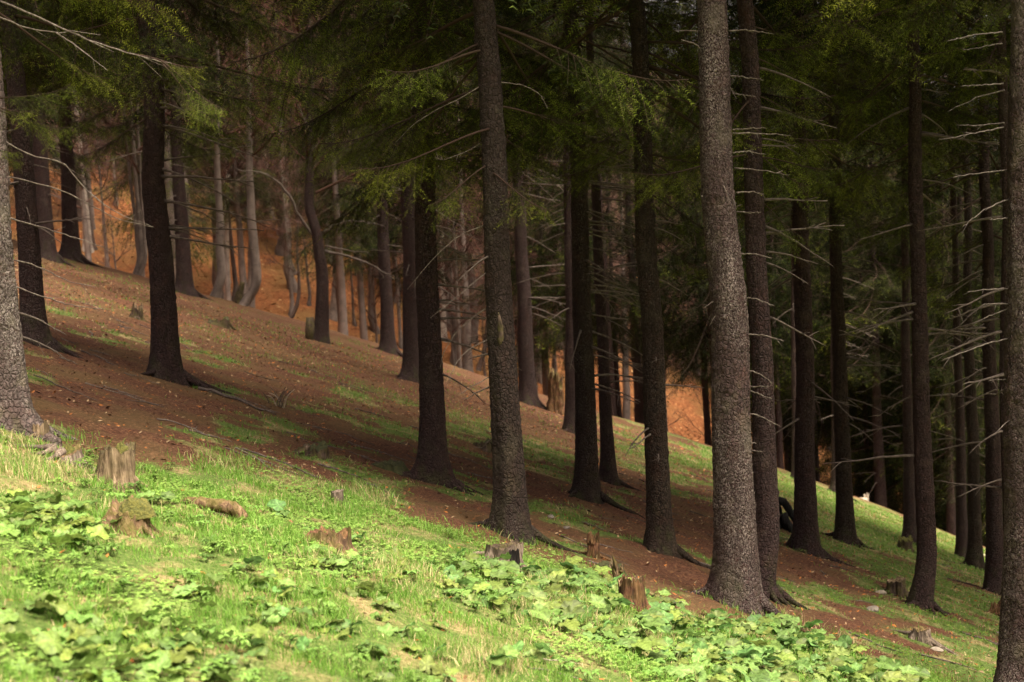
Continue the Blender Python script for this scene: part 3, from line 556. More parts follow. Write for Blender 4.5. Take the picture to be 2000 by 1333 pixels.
spruce('AL', 4.99, 21.66, .121, .007, 19, 5.6, 'brown spruce lit along its right side, second right of the widest trunk', 'bark_brown', 2, 1, .95, (20, 1.6, 6, .3, .9, RT), 4, (-.3, 1.6), roots=5)
spruce('AN', 11.28, 44, .182, .002, 19, 3.6, 'far dark spruce with low boughs beside pale fallen wood', 'bark_dark', 1, 2, 1, (10, 1.5, 5, .4, 1.2, None), 0, roots=4, group='spruces below the crest')
spruce('AO', 7.63, 27.58, .114, .015, 19, 6.4, 'left one of two close dark trunks with a rotten stump at its foot', 'bark_dark', 1, 3, .95, (14, 2, 7, .4, 1.2, None), 0, roots=4)
spruce('AP', 4.42, 15.5, .100, .009, 18, 5.4, 'slender spruce with bowed foot above the flat cut stump', 'bark_dark', 2, 0, .9, (16, 1.5, 6, .4, 1.1, None), 4, (-.4, 1.2), bend=((-.5, -.09), (0, -.045), (.55, .05), (1.2, .02), (6, 0)), roots=4, flare=.75)
spruce('AQ', 13.47, 44, .182, .05, 19, 4.0, 'far flared spruce left of the twin trunks at right', 'bark_dark', 1, 1, 1, (12, 1.5, 5, .4, 1.2, None), 0, roots=5, group='spruces below the crest')
spruce('AR', 8.93, 28.48, .108, .006, 19, 6.8, 'left trunk of the twin spruces near the right edge', 'bark_dark', 1, 2, .95, (12, 2, 7, .4, 1.2, None), 0, roots=4)
spruce('AS', 8.28, 25.66, .111, .002, 19, 6.6, 'right trunk of the twin spruces near the right edge', 'bark_brown', 2, 3, .95, (18, 2, 7, .4, 1.1, RT), 0, roots=5)
spruce('AT', 5.15, 14.78, .085, .008, 17, 6, 'slim trunk half hidden behind the trunk at the right edge', 'bark_dark', 1, 0, .9, (12, 1.5, 6, .3, 1.0, LF), 2, roots=4)
spruce('AU', 3.88, 10.86, .180, .020, 20, 5.9, 'broad lichen-flecked trunk cut by the right edge of the picture', 'bark_lichen', 3, 1, .9, (3, 1.5, 5, .1, .3, None), 0, group=None, roots=5)
spruce('AU2', 6.9, 20.5, .12, .0, 19, 4.6, 'spruce at the right border behind the slim hidden trunk', 'bark_dark', 1, 2, 1, (16, 2, 6, .4, 1.2, LF), 4, (-.2, 2), roots=3)

for q, (x, y, cb, lab) in enumerate([(7.2, 13.6, 5.2, 'added spruce just outside the right border whose boughs reach into the upper right corner'), (8.6, 17.0, 4.6, 'added spruce outside the right border with dark boughs behind the edge trunk'),
        (10.6, 21.5, 4.2, 'added spruce at the right border with low dark boughs beside the twin trunks'), (11.4, 26.5, 4.0, 'farther added spruce at the right border with low dark boughs'), (10.8, 15.5, 4.5, 'added spruce hidden outside the right border behind its neighbour'), (13.2, 20.5, 4.0, 'outermost added spruce outside the right border')]):
    spruce('rb%d' % q, x, y, .13, .0, 19, cb, lab, 'bark_dark', 1, q, 1.05, (6, 2, 5, .4, 1.1, LF), 0, roots=2)  # trees added past the border to keep sun off the inner floor
# placed branches and boughs
for k, paths in BRANCH_PATHS.items():
    if k == 'N': continue
    t, cen = TREES[k]
    for q, pth in enumerate(paths):
        path_branch(t, pth, {'A': .0062, 'S': .0055, 'AF': .0078, 'AU': .0068}[k] * (1.25 if q == 5 and k == 'A' else 1), M['dead_right' if k == 'AU' else 'dead'], seed=q * 7 + len(k), twigs=(3 if k in 'AS' else 2))
def place_bough(key, dx, dy, z, az, pitch, s, var, roll=0.0):
    t, cen = TREES[key]; obj('bough', FINE_ME[var % 8], t, (dx, dy, z), (roll, pitch, az), s)
t, cen = TREES['S']; cx, cy, rr = cen(1.72); mb = MB()
mb.add(*tube(np.array([[cx - .02, cy - rr * .93, 1.60], [cx - .005, cy - rr * .98, 1.68], [cx + .0, cy - rr * .97, 1.78], [cx - .01, cy - rr * .93, 1.90]]), [.008, .030, .024, .008], 9, True, .5))
obj('bark_scar', mb.mesh('bark_scar', [M['wood_dark']]), t)
# lichened limb over the top left corner with a live tip, and the spray beside the left trunk
t, cen = TREES['A']
path_branch(t, [(.0, -.02, 2.98), (.26, -.09, 2.88), (.73, -.24, 2.64), (1.09, -.34, 2.48), (1.3, -.4, 2.41), (1.46, -.44, 2.36)], .0095, M['dead'], twigs=7, seed=3, m=26)
place_bough('A', 1.22, -.38, 2.44, .05, .10, .40, 1); place_bough('A', 1.38, -.43, 2.39, -.30, .55, .44, 2); place_bough('A', 1.30, -.42, 2.42, .35, .35, .42, 0); place_bough('A', 1.40, -.44, 2.36, -.1, .75, .40, 6)
path_branch(t, [(.05, -.15, 2.05), (.18, -.4, 2.10), (.31, -.64, 2.14)], .006, M['dead_dark'], 'branch', 0, 9)
place_bough('A', .22, -.62, 2.17, -.05, -.25, .46, 3); place_bough('A', .24, -.66, 2.15, -.25, .02, .44, 4); place_bough('A', .26, -.60, 2.14, .2, .15, .40, 7)
place_bough('A', .28, -.64, 1.90, -.35, .15, .22, 5); place_bough('A', .26, -.62, 1.88, .1, .3, .20, 2)
# hanging clusters, light painted into their needle colour, along the upper part of the stand
place_bough('S', .0, -.1, 3.05, -.75, .35, .75, 0); place_bough('S', -.05, -.1, 3.1, -2.3, .3, .62, 1); place_bough('S', 0, -.1, 3.4, -2.75, .1, .95, 2); place_bough('S', 0, 0, 3.75, 2.9, .1, 1.1, 3)
place_bough('S', 0, 0, 4.05, -2.4, .05, 1.1, 4); place_bough('R', 0, 0, 3.6, -2.2, .15, 1.0, 5); place_bough('R', 0, 0, 3.2, -2.8, .2, .9, 0)
place_bough('AC', 0, -.05, 3.95, -2.6, .15, .85, 1); place_bough('AC', 0, -.05, 4.25, -2.2, .15, .85, 2); place_bough('AC', 0, 0, 3.5, -.3, .4, .8, 3); place_bough('AC', 0, 0, 3.1, -.2, .45, .7, 4); place_bough('AC', 0, 0, 3.8, .2, .3, .9, 5)
place_bough('AG', 0, 0, 4.1, -.4, .5, .7, 0); place_bough('AG', 0, 0, 3.7, .1, .6, .65, 1)
place_bough('AJ', 0, 0, 6.1, -.6, .1, 1.1, 2); place_bough('AJ', 0, 0, 6.4, -1.2, .1, 1.0, 3); place_bough('AP', 0, 0, 6.2, -2.2, .1, .9, 4); place_bough('AP', 0, 0, 5.9, -2.7, .2, .8, 5)
place_bough('G', 0, 0, 3.3, -2.6, .15, .9, 1); place_bough('G', 0, 0, 3.0, -.3, .3, .7, 2)

# ---------------------------------------------------------------- bare deciduous trees
def bare_crown(seed, H, spread=1.0, colr=(.16,.085,.07), limbs=24):
    r = np.random.default_rng(seed); mb = MB(); c0 = np.array(colr)
    def seg(o, d, l, rad, lev):
        n = 5 if lev < 2 else 3; t = np.linspace(0, 1, n)[:, None]
        P = o + d * l * t + np.array([0, 0, .18 * l]) * t ** 2 + r.normal(0, .03 * l, (n, 3)) * t
        V, T = tube(P, rad * (1 - .65 * t[:, 0]), 4 if lev == 0 else 3, False); mb.add(V, T, c0 * r.uniform(.7, 1.25) * (.85 if lev == 0 else 1))
        if lev == 3: return
        for _ in range((5, 5, 4)[lev]):
            u = r.uniform(.25, 1); p_ = P[min(n - 1, int(u * (n - 1) + .5))]
            nd = d + r.normal(0, .55, 3); nd[2] += .12; nd /= np.linalg.norm(nd); seg(p_, nd, l * r.uniform(.35, .6), max(.004, rad * .5), lev + 1)
    for _ in range(limbs):
        z = H * r.uniform(.3, .98); az = r.uniform(0, 2 * PI); e = r.uniform(.25, 1.0); d = np.array([math.cos(az) * math.cos(e), math.sin(az) * math.cos(e), math.sin(e)])
        seg(np.array([0, 0, z]), d, spread * H * .22 * (1.25 - .7 * z / H), .035 * (1.2 - z / H) + .01, 0)
    return mb.mesh('bare_crown_mesh', [M['twig']])
BARE = [bare_crown(600 + q, 12, (1, .8, 1.15)[q], ((.095,.046,.038), (.115,.066,.056), (.075,.040,.031))[q], 18) for q in range(3)]
BARE_TR = {}
def bare_tree(x, y, r, label, mat='beech', H=12, lean=0.0, bend=((0, 0), (1, 0)), group=None, var=0, name='bare_tree', detail=1, sdv=1, flare=.6):
    t = thing(name, label, 'tree', (x, y, gz1(x, y)), group)
    me, cen, ph = trunk_mesh(r, H, lean, bend, M[mat], sdv, detail, flare, 0, .12, 0)
    tr_ = obj('trunk', me, t); obj('crown', BARE[var % 3], t, (lean * H * .4, 0, 0), (0, 0, sdv * 1.7), (H / 12,) * 3)
    return t, cen
bare_tree(-18.16, 62, .17, 'white-barked birch rising behind the dark crest spruce at left', 'birch', 13, 0, name='birch_tree', var=1, sdv=2)
t = thing('bare_tree', 'clump of thin grey stems fanning up from one curved foot at left', 'tree', (-10.69, 41, gz1(-10.69, 41)))
for q, (ln, bd, rr) in enumerate([(.0, .0, .085), (-.035, -.05, .062), (.012, .1, .07), (-.012, .05, .055)]):
    me, cen, ph = trunk_mesh(rr, 10, .035 + ln, ((-.5, -.12), (0, -.05 + bd), (.5, .18 + bd), (1.5, .15 + bd), (4, .05 + bd)), M['beech'], 3 + q, 1, .5, .01 * q, .12, 0)
    obj('stem', me, t)
obj('crown', BARE[1], t, (.3, 0, 0), None, .82)
bare_tree(-8.31, 40.5, .124, 'pale smooth trunk with bowed foot on the crest, left of the white one', 'beech', 13, .074, ((0, -.08), (.5, .12), (1.2, .1), (4, 0)), var=0, sdv=4)
bare_tree(-11.91, 60, .145, 'whitish trunk close right of the pale bowed trunk', 'birch', 13, .06, name='birch_tree', var=1, sdv=5)
bare_tree(-10.95, 60, .162, 'pale trunk behind the tree with a broken stub at its foot', 'beech', 12, .075, var=2, sdv=6)
t, cen = bare_tree(-7.26, 40, .144, 'grey tree with hooked foot and broken stub beside the leaf slope', 'beech', 12, .06, ((-.5, -.45), (0, -.3), (.45, .12), (1.0, .16), (2.2, .06), (4, 0)), var=0, sdv=7)
mb = MB(); P = np.array([[-.30, .0, -.15], [-.36, 0, .2], [-.28, 0, .5], [-.2, 0, .72]]); mb.add(*tube(smooth_path(P, 9), np.linspace(.16, .06, 9), 9, True, .3)); obj('broken_stub', mb.mesh('stub_mesh', [M['wood_dark']]), t)
bare_tree(-9.22, 60, .085, 'thin crooked sapling on the orange leaf slope left of the black crooked tree', 'maple', 7, .10, ((0, -.25), (.6, .1), (1.4, .25), (3, .1)), var=1, sdv=8)
t, cen = bare_tree(-4.66, 34.46, .16, 'black crooked tree with kinked trunk on the crest left of centre', 'bark_dark', 11, .031, ((-.5, .02), (0, .03), (1.6, .12), (2.4, .05), (3.2, -.16), (4, -.12), (6, 0)), var=2, sdv=9, detail=1)
obj('crown', BARE[0], t, (0, 0, 1), (0, 0, 2.2), .8)
for q, pth in enumerate(BRANCH_PATHS['N']): path_branch(t, pth, .045 - .004 * q, M['dead_dark'], 'branch', 5, 40 + q, 16)
mb = MB(); mb.add(*tube(np.array([[-.22, -.05, -.2], [-.2, -.05, .3], [-.19, -.05, .62]]), [.15, .13, .09], 9, True, .3)); obj('broken_stub', mb.mesh('stub_mesh', [M['wood_dark']]), t)
bare_tree(-7.71, 62, .19, 'broad pale trunk just right of the black crooked tree', 'beech', 13, .15, var=1, sdv=10)
bare_tree(-3.10, 64, .161, 'pale birch trunk behind the wide dark spruce at centre left', 'birch', 13, .047, name='birch_tree', var=0, sdv=11)
bare_tree(-1.98, 61, .220, 'smooth brown trunk standing in the orange gap left of the centre trunk', 'beech', 14, .022, var=2, sdv=12, flare=1)
bare_tree(-2.92, 66, .143, 'thin grey trunk between birch and brown trunk in the orange gap', 'maple', 12, .02, var=1, sdv=13)
bare_tree(-1.45, 62, .10, 'thin tree leaning right against the left side of the centre trunk', 'maple', 8, .21, ((0, -.1), (.6, .05), (2, 0)), var=0, sdv=14)
bare_tree(.96, 62, .085, 'straight thin sapling right of the black crest spruce', 'maple', 8, .034, ((0, -.15), (.5, .05), (2, 0)), var=1, sdv=15)
bare_tree(1.50, 61, .095, 'thin sapling leaning over the red broken snag', 'maple', 8, .13, ((0, -.15), (.5, .05), (2, 0)), var=2, sdv=16)
bare_tree(11.34, 62, .15, 'pale straight trunk in the gap right of the widest trunk', 'beech', 14, .014, var=0, sdv=17)
bare_tree(12.68, 66, .143, 'thinner grey trunk just right of the pale gap trunk', 'maple', 13, .03, var=1, sdv=18)
bare_tree(14.16, 58, .177, 'pale brown trunk right of the sunlit brown spruce', 'beech', 14, .0, var=2, sdv=19)
# the far hillside
rs = np.random.default_rng(77)
trs = [trunk_mesh(.15, 13, rs.uniform(-.03, .03), ((0, -.1), (.7, .08), (2, 0), (13, rs.uniform(-.5, .5))), M[mt], 30 + q, 0, .7, 0, .12, 0)[0] for q, mt in enumerate(('beech', 'maple', 'maple', 'beech', 'maple'))]
far_pts = []
tries = 0
while len(far_pts) < 235 and tries < 9000:
    tries += 1
    yy = 58 + 54 * rs.random() ** 1.6; uu = rs.uniform(-.40, .38); xx = uu * yy
    if .098 < uu < .114 or (uu < -.13 and yy < 68 and rs.random() < .5): continue
    if any(math.hypot(xx - a, yy - b) < 1.4 for a, b in far_pts): continue
    if uu > .12 and yy < 75 and rs.random() < .5: continue
    far_pts.append((xx, yy))
for q, (xx, yy) in enumerate(far_pts):
    if (q % 4 == 3 and yy > 66) or (xx / yy > .13 and q % 2):
        t = thing('spruce_tree', 'dark spruce on the far hillside among bare trees', 'tree', (xx, yy, gz1(xx, yy)), 'spruces on the far hillside')
        s = rs.uniform(.8, 1.15)
        obj('trunk', trs[1], t, None, None, (1.1 * s, 1.1 * s, s)); obj('crown', CROWNS[q % 3], t, (0, 0, rs.uniform(1.5, 4)), (0, 0, rs.uniform(0, 6)), (1.1, 1.1, s))
    else:
        t = thing('bare_tree', 'slender bare tree in the mass on the far leaf-covered hillside', 'tree', (xx, yy, gz1(xx, yy)), 'bare trees on the far hillside')
        s = rs.uniform(.75, 1.2); a = rs.uniform(0, 6)
        obj('trunk', trs[q % 5], t, None, (0, 0, a), s); obj('crown', BARE[q % 3], t, None, (0, 0, a), s)
# thin pale saplings between the crest and the hillside
pts = []
while len(pts) < 50:
    yy = rs.uniform(57, 70); uu = rs.uniform(-.37, .05) if len(pts) < 26 else rs.uniform(.0, .26)
    if any(math.hypot(uu * yy - a, yy - b) < .9 for a, b in pts): continue
    pts.append((uu * yy, yy))
for q, (xx, yy) in enumerate(pts):
    t = thing('sapling', 'thin pale bare sapling on the orange leaf slope behind the crest', 'tree', (xx, yy, gz1(xx, yy)), 'saplings on the leaf slope')
    s = rs.uniform(.4, .95); a = rs.uniform(0, 6)
    obj('trunk', trs[(0, 2, 3, 1)[q % 4]], t, None, (0, 0, a), (s * .75, s * .75, s)); obj('crown', BARE[q % 3], t, None, (0, 0, a), s)
# tall dark spruces beyond the crest on the left
pts = []
while len(pts) < 14:
    yy = rs.uniform(50, 76); uu = rs.uniform(-.40, .03)
    if any(math.hypot(uu * yy - a, yy - b) < 1.9 for a, b in pts): continue
    pts.append((uu * yy, yy))
for q, (xx, yy) in enumerate(pts):
    t = thing('spruce_tree', 'first second third fourth fifth sixth seventh eighth ninth tenth eleventh twelfth thirteenth fourteenth'.split()[sorted(v_[0] / v_[1] for v_ in pts).index(xx / yy)] + ' from the left of the tall dark spruces beyond the crest', 'tree', (xx, yy, gz1(xx, yy)), 'tall spruces beyond the crest at left')
    s = rs.uniform(.95, 1.3)
    obj('trunk', trs[4], t, None, (0, 0, rs.uniform(0, 6)), (1.2 * s, 1.2 * s, s * 1.2)); obj('crown', CROWNS[q % 3], t, (0, 0, rs.uniform(4.2, 7.0)), (0, 0, rs.uniform(0, 6)), (1.25, 1.25, s))
# understory spruces that close the view behind the right half
ytr = trunk_mesh(.10, 10, 0, ((0, 0), (1, 0)), M['bark_dark'], 50, 0)[0]
pts = []
tries = 0
while len(pts) < 34 and tries < 3000:
    tries += 1
    yy = rs.uniform(43, 58); uu = rs.uniform(.035, .40)
    if .095 < uu < .118 or (uu < .2 and rs.random() < .35): continue
    if any(math.hypot(uu * yy - a, yy - b) < 1.9 for a, b in pts): continue
    pts.append((uu * yy, yy))
for q, (xx, yy) in enumerate(pts):
    t = thing('young_spruce', 'dense low-branched young spruce in the dark thicket behind the right trunks', 'tree', (xx, yy, gz1(xx, yy)), 'young spruces in the thicket')
    s = rs.uniform(1.0, 1.9); cbq = rs.uniform(1.2, 2.6) if xx / yy > .27 else rs.uniform(4.0, 6.0)
    obj('trunk', ytr, t, None, None, (s, s, s + .4)); obj('crown', YOUNG, t, (0, 0, cbq), (0, 0, rs.uniform(0, 6)), (s, s, s))
# ---------------------------------------------------------------- stumps, logs, stones
def stump(name, label, x, y, r, hgt, mat, top='wood_grey', jag=.0, flare=.5, roots=3, moss=None, tilt=(0, 0), seed=1, rotz=0, hollow=None, splinters=0, sq=1.0, cat='stump', rl=.35):
    rs = np.random.default_rng(seed); t = thing(name, label, cat, (x, y, gz1(x, y)), None, 0)
    seg, nz = 56, 22; th = np.linspace(0, 2 * PI, seg, endpoint=False)
    jn = vnoise(np.stack([np.cos(th) * 1.6 + seed, np.sin(th) * 1.6, np.full(seg, seed * 2.)], 1)) - .5
    jf = vnoise(np.stack([np.cos(th) * 7 + seed, np.sin(th) * 7, np.full(seg, seed * 3.)], 1)) - .5
    top_h = hgt * (1 + jag * (1.7 * jn + 1.1 * jf) + .05 * jf)
    u = np.linspace(0, 1, nz)[:, None]; z = -.18 + (top_h[None, :] + .18) * u
    lob = np.clip(np.sin(th * rs.integers(3, 6) + rs.uniform(0, 6)), 0, 1)
    zc = np.clip(z + (.36 * np.cos(th) + .085 * np.sin(th))[None] * r * 1.6, -.01, None)
    rad = r * (1 + flare * (.4 + .9 * lob[None, :]) * np.exp(-(zc + .02) / (.22 * hgt + .02)))
    rib = vnoise(np.stack([(np.cos(th)[None] * 9 + 0 * z).ravel() + seed, (np.sin(th)[None] * 9 + 0 * z).ravel(), (z * 5).ravel()], 1)).reshape(z.shape) - .5
    rib2 = vnoise(np.stack([(np.cos(th)[None] * 4 + 0 * z).ravel() + seed * 3, (np.sin(th)[None] * 4 + 0 * z).ravel(), (z * 9).ravel()], 1)).reshape(z.shape) - .5
    rad = rad * (1 + .26 * rib + .24 * rib2)
    X = rad * np.cos(th) + tilt[0] * z; Y = rad * np.sin(th) * sq + tilt[1] * z
    V = np.stack([X, Y, z], -1).reshape(-1, 3); i = np.arange(nz - 1)[:, None] * seg; j = np.arange(seg)[None]; j2 = (j + 1) % seg
    Qd = np.stack([i + j, i + j2, i + seg + j2, i + seg + j], -1).reshape(-1, 4)
    body = obj('body', mesh_np('stump_body', V, np.concatenate([Qd[:, [0, 1, 2]], Qd[:, [0, 2, 3]]]), None, [M[mat]]), t, None, (0, 0, rotz))
    # top face: rings sinking a little towards the heart
    rim = V[-seg:]; cen = rim.mean(0); mb = MB(); rings = [rim * .998 + cen * .002]
    for f in (.8, .5, .2):
        q = cen + (rim - cen) * f; q[:, 2] -= (1 - f) * hgt * (.12 + .45 * jag) ; q[:, 2] += (rs.random(seg) - .5) * .012 * (1 + 2 * jag); rings.append(q)
    Vt = np.concatenate(rings + [cen[None] - np.array([[0, 0, hgt * (.12 + .45 * jag)]])]); i = np.arange(3)[:, None] * seg
    Qt = np.stack([i + j, i + j2, i + seg + j2, i + seg + j], -1).reshape(-1, 4)
    Tt = np.concatenate([Qt[:, [0, 1, 2]], Qt[:, [0, 2, 3]], np.stack([3 * seg + np.arange(seg), 3 * seg + (np.arange(seg) + 1) % seg, np.full(seg, 4 * seg)], 1)])
    obj('top_face', mesh_np('stump_top', Vt, Tt, None, [M[top]]), t, None, (0, 0, rotz))
    for q in range(roots):
        az = rs.uniform(0, 2 * PI) if q else rs.uniform(-.5, .5); root_part(t, x, y, az, r * .9, rl * rs.uniform(.6, 1.3), M[mat], seed * 9 + q)
    for q in range(splinters):
        a = rs.uniform(0, 2 * PI); b = np.array([math.cos(a) * r * .85, math.sin(a) * r * .85, hgt * .7]); l = hgt * rs.uniform(.35, .7)
        P = b + np.array([0, 0, 1.]) * np.linspace(0, l, 5)[:, None] + rs.normal(0, .006, (5, 3)); mb2 = MB(); mb2.add(*tube(P, np.linspace(.018, .003, 5), 5, True, .4))
        obj('splinter', mb2.mesh('splinter_mesh', [M[mat]]), body)
    if moss:
        mb2 = MB(); cx, cy, sx, sy, zz = moss[1:]
        uu, vv = np.meshgrid(np.linspace(0, 1, 9)[1:], np.linspace(0, 2 * PI, 26, endpoint=False), indexing='ij')
        bumpn = vnoise(np.stack([(uu * np.cos(vv)).ravel() * 5 + seed, (uu * np.sin(vv)).ravel() * 5, np.zeros(uu.size)], 1)).reshape(uu.shape)
        edge = .75 + .5 * vnoise(np.stack([np.cos(vv).ravel() * 2 + seed, np.sin(vv).ravel() * 2, np.ones(vv.size)], 1)).reshape(uu.shape)
        Vm = np.stack([cx + sx * uu * edge * np.cos(vv), cy + sy * uu * edge * np.sin(vv), zz + .05 * (1 - uu ** 2) * (.5 + 1.1 * bumpn) - .05 * uu ** 5 + .012 * (np.random.default_rng(seed).random(uu.shape) - .5)], -1).reshape(-1, 3)
        Vm = np.concatenate([Vm, [[cx, cy, zz + .04]]]); k = 26; i = np.arange(7)[:, None] * k; jj = np.arange(k)[None]; jk = (jj + 1) % k
        Qm = np.stack([i + jj, i + k + jj, i + k + jk, i + jk], -1).reshape(-1, 4)
        Tm = np.concatenate([Qm[:, [0, 1, 2]], Qm[:, [0, 2, 3]], np.stack([np.full(k, 8 * k), np.arange(k), (np.arange(k) + 1) % k], 1)])
        obj('moss', mesh_np('moss_mesh', Vm, Tm, None, [M[moss[0]]]), body)
    if hollow:
        a, wd, z0, z1 = hollow; aa = np.linspace(a - wd, a + wd, 9); zz_ = np.linspace(z0, z1, 8)
        def rr(ai, zi):
            k = int(round((ai % (2 * PI)) / (2 * PI) * seg)) % seg; col_ = V.reshape(nz, seg, 3)[:, k]; return [np.interp(zi, col_[:, 2], col_[:, q]) for q in range(2)]
        Vh = []
        for zi in zz_:
            for q, ai in enumerate(aa):
                px, py = rr(ai, min(zi, hgt * .97)); e = 1.035; Vh.append((px * e, py * e, zi + .012 * math.sin(q * 2.3)))
        n9 = 9; i = np.arange(7)[:, None] * n9; jj = np.arange(8)[None]; Qh = np.stack([i + jj, i + jj + 1, i + n9 + jj + 1, i + n9 + jj], -1).reshape(-1, 4)
        obj('hollow', mesh_np('hollow_mesh', np.array(Vh), np.concatenate([Qh[:, [0, 1, 2]], Qh[:, [0, 2, 3]]]), None, [M['hollow']]), body)  # near-black sheet laid on the side, standing for the shade inside a hollow
    return t
stump('tree_stump', 'tall pale weathered stump, cut flat, on the grass at left', -2.54, 8.92, .10, .235, 'wood_pale', 'wood_dark', .16, .8, 6, ('moss', .03, .02, .05, .04, .21), (.05, 0), 21, rl=.3)
stump('tree_stump', 'low rotten stump capped with yellow-green moss at left', -2.16, 7.72, .095, .115, 'wood_rot', 'wood_rot', .6, 1.2, 5, ('moss', .035, .0, .10, .08, .105), (.12, 0), 22, rl=.25)
stump('tree_stump', 'broken mossy stump with sloping left shoulder above broad leaves', -1.20, 8.72, .115, .115, 'wood_rot', 'wood_red', .45, 1.3, 5, ('moss', -.04, -.05, .075, .06, .075), (.10, 0), 23)
stump('tree_stump', 'tiny cut stump at the meadow edge near the dark spruce', -1.41, 10.84, .045, .085, 'wood_grey', 'wood_grey', .1, .2, 1, None, (0, 0), 24, rl=.15)
stump('tree_stump', 'grey cut stump with black hollow in front of the centre trunk', -.13, 10.14, .115, .15, 'wood_grey', 'wood_dark', .2, .9, 4, None, (0, 0), 25, hollow=(-1.0, .38, .01, .135), rl=.35)
stump('tree_stump', 'small reddish broken stump between the centre trunk and the bushy spruce', .59, 12.0, .045, .17, 'wood_red', 'wood_red', .5, .6, 3, None, (.1, 0), 26, splinters=3)
stump('tree_stump', 'jagged reddish stump rising out of the broad leaves', .75, 9.78, .085, .175, 'wood_red', 'wood_rot', .42, .9, 4, ('moss_dark', -.05, -.05, .03, .03, .15), (-.04, 0), 27, splinters=2)
stump('broken_snag', 'short pale pointed snag behind the jagged reddish stump', .74, 10.88, .03, .15, 'wood_rot', 'wood_pale', .8, .9, 2, None, (-.3, 0), 28, splinters=2)
stump('moss_mound', 'dark mossy hump behind the pale pointed snag', .71, 11.42, .09, .06, 'moss_dark', 'moss_dark', .4, .8, 0, None, (0, 0), 29, cat='mound')
stump('tree_stump', 'flat cut stump with pale top beside the slender bowed spruce', 4.30, 16.2, .105, .17, 'wood_dark', 'wood_pale', .12, .5, 4, None, (0, 0), 30)
stump('tree_stump', 'low root stump with spread roots below the bowed spruce', 3.63, 12.86, .08, .11, 'wood_grey', 'wood_rot', .3, .9, 5, None, (0, 0), 31, rl=.45)
stump('tree_stump', 'reddish crumbling stump by the right edge', 5.90, 17.38, .10, .15, 'wood_red', 'wood_red', .6, .8, 2, None, (0, 0), 32, splinters=2)
stump('tree_stump', 'small far stump with a pale broken edge left of the lone dark spruce', -6.46, 24.6, .09, .24, 'wood_dark', 'wood_pale', .5, .9, 4, None, (.1, 0), 33, splinters=1)
stump('tree_stump', 'dark mossy stump at the foot of the two close dark trunks', 6.68, 24.42, .11, .2, 'wood_dark', 'moss', .4, .6, 3, ('moss', 0, 0, .08, .08, .17), (0, 0), 34)
stump('moss_mound', 'dark rotten hump in the middle of the brown slope', -1.95, 13.44, .13, .10, 'wood_dark', 'moss_dark', .5, .6, 2, None, (0, 0), 35, cat='mound')
stump('moss_mound', 'low dark hump behind the centre trunk', -.40, 19.42, .15, .11, 'wood_dark', 'moss_dark', .5, .6, 2, None, (0, 0), 36, cat='mound')
stump('moss_mound', 'flat mossy hump left of the dark brown spruce foot', -1.28, 14.1, .12, .07, 'moss_dark', 'moss_dark', .4, .8, 1, None, (0, 0), 37, cat='mound')
stump('moss_mound', 'far dark mossy hump below the pale bowed trunk', -5.94, 29, .2, .13, 'wood_dark', 'moss_dark', .5, .5, 2, None, (0, 0), 38, cat='mound')
stump('tree_stump', 'rotten root chunk with moss between left trunk and pale stump', -2.98, 9.32, .10, .075, 'wood_grey', 'wood_rot', .5, .8, 4, ('moss', .02, 0, .05, .05, .06), (0, 0), 39, rl=.4)
stump('broken_snag', 'tall red broken snag with pale side at the crest right of centre', .94, 33.64, .17, .85, 'wood_red', 'wood_rot', .35, .4, 3, None, (.06, 0), 40, splinters=3)
stump('tree_stump', 'pale broken wood at the foot of the left edge trunk', -3.28, 9.72, .055, .10, 'wood_pale', 'wood_pale', .5, .5, 2, None, (.1, 0), 41, rl=.25)
t = stump('charred_stump', 'charred black stump sprawling between the curved-foot trunk and the first dark one', 3.72, 20.7, .13, .34, 'char', 'char', .35, .8, 4, None, (-.1, 0), 42, rl=.5)
for q, P in enumerate([[(-.05, -.1, .36), (.12, -.12, .38), (.22, -.12, .22), (.36, -.14, -.02), (.5, -.14, -.12)], [(-.1, -.12, .30), (-.02, -.2, .2), (.03, -.22, -.05)], [(.1, -.15, .2), (.18, -.22, .02), (.24, -.24, -.1)]]):
    mb = MB(); mb.add(*tube(smooth_path(P, 12), np.linspace(.07, .03, 12), 9, True, .4)); obj('charred_limb', mb.mesh('charred_limb', [M['char']]), t)
mb = MB(); mb.add(*tube(np.array([(-.05, -.24, .16), (-.045, -.25, .1), (-.04, -.25, .03)]), [.012, .022, .015], 6, True, .4)); obj('bare_wood_patch', mb.mesh('bare_wood', [M['dead_pale']]), t)
# rotten log in the meadow
x0, y0 = -1.93, 8.82; t = thing('fallen_log', 'short rotten log lying in the grass above the mossy broken stump', 'log', (x0, y0, gz1(x0, y0)))
P = smooth_path([(-.21, .0, .075), (-.08, 0, .065), (.05, -.01, .04), (.14, -.02, .012), (.18, -.03, -.06)], 26); u = np.linspace(0, 1, 26); mb = MB()
V, T = tube(P, np.interp(u, [0, .1, .5, .9, 1], [.014, .034, .043, .046, .028]), 18, True, .45); mb.add(V, T)
obj('body', mb.mesh('log_body', [M['wood_rot']]), t)
mb = MB(); mb.add(*tube(smooth_path([(-.26, .01, .05), (-.22, 0, .05), (-.18, 0, .048)], 6), [.006, .016, .012, .014, .012, .008], 7, True, .4)); obj('broken_end', mb.mesh('log_end', [M['wood_pale']]), t)
mb = MB(); mb.add(*tube(smooth_path([(-.14, -.02, .012), (-.02, -.035, .0), (.1, -.05, -.02)], 9), np.linspace(.02, .012, 9), 8, True, .4)); obj('dark_underside', mb.mesh('log_under', [M['wood_dark']]), t)
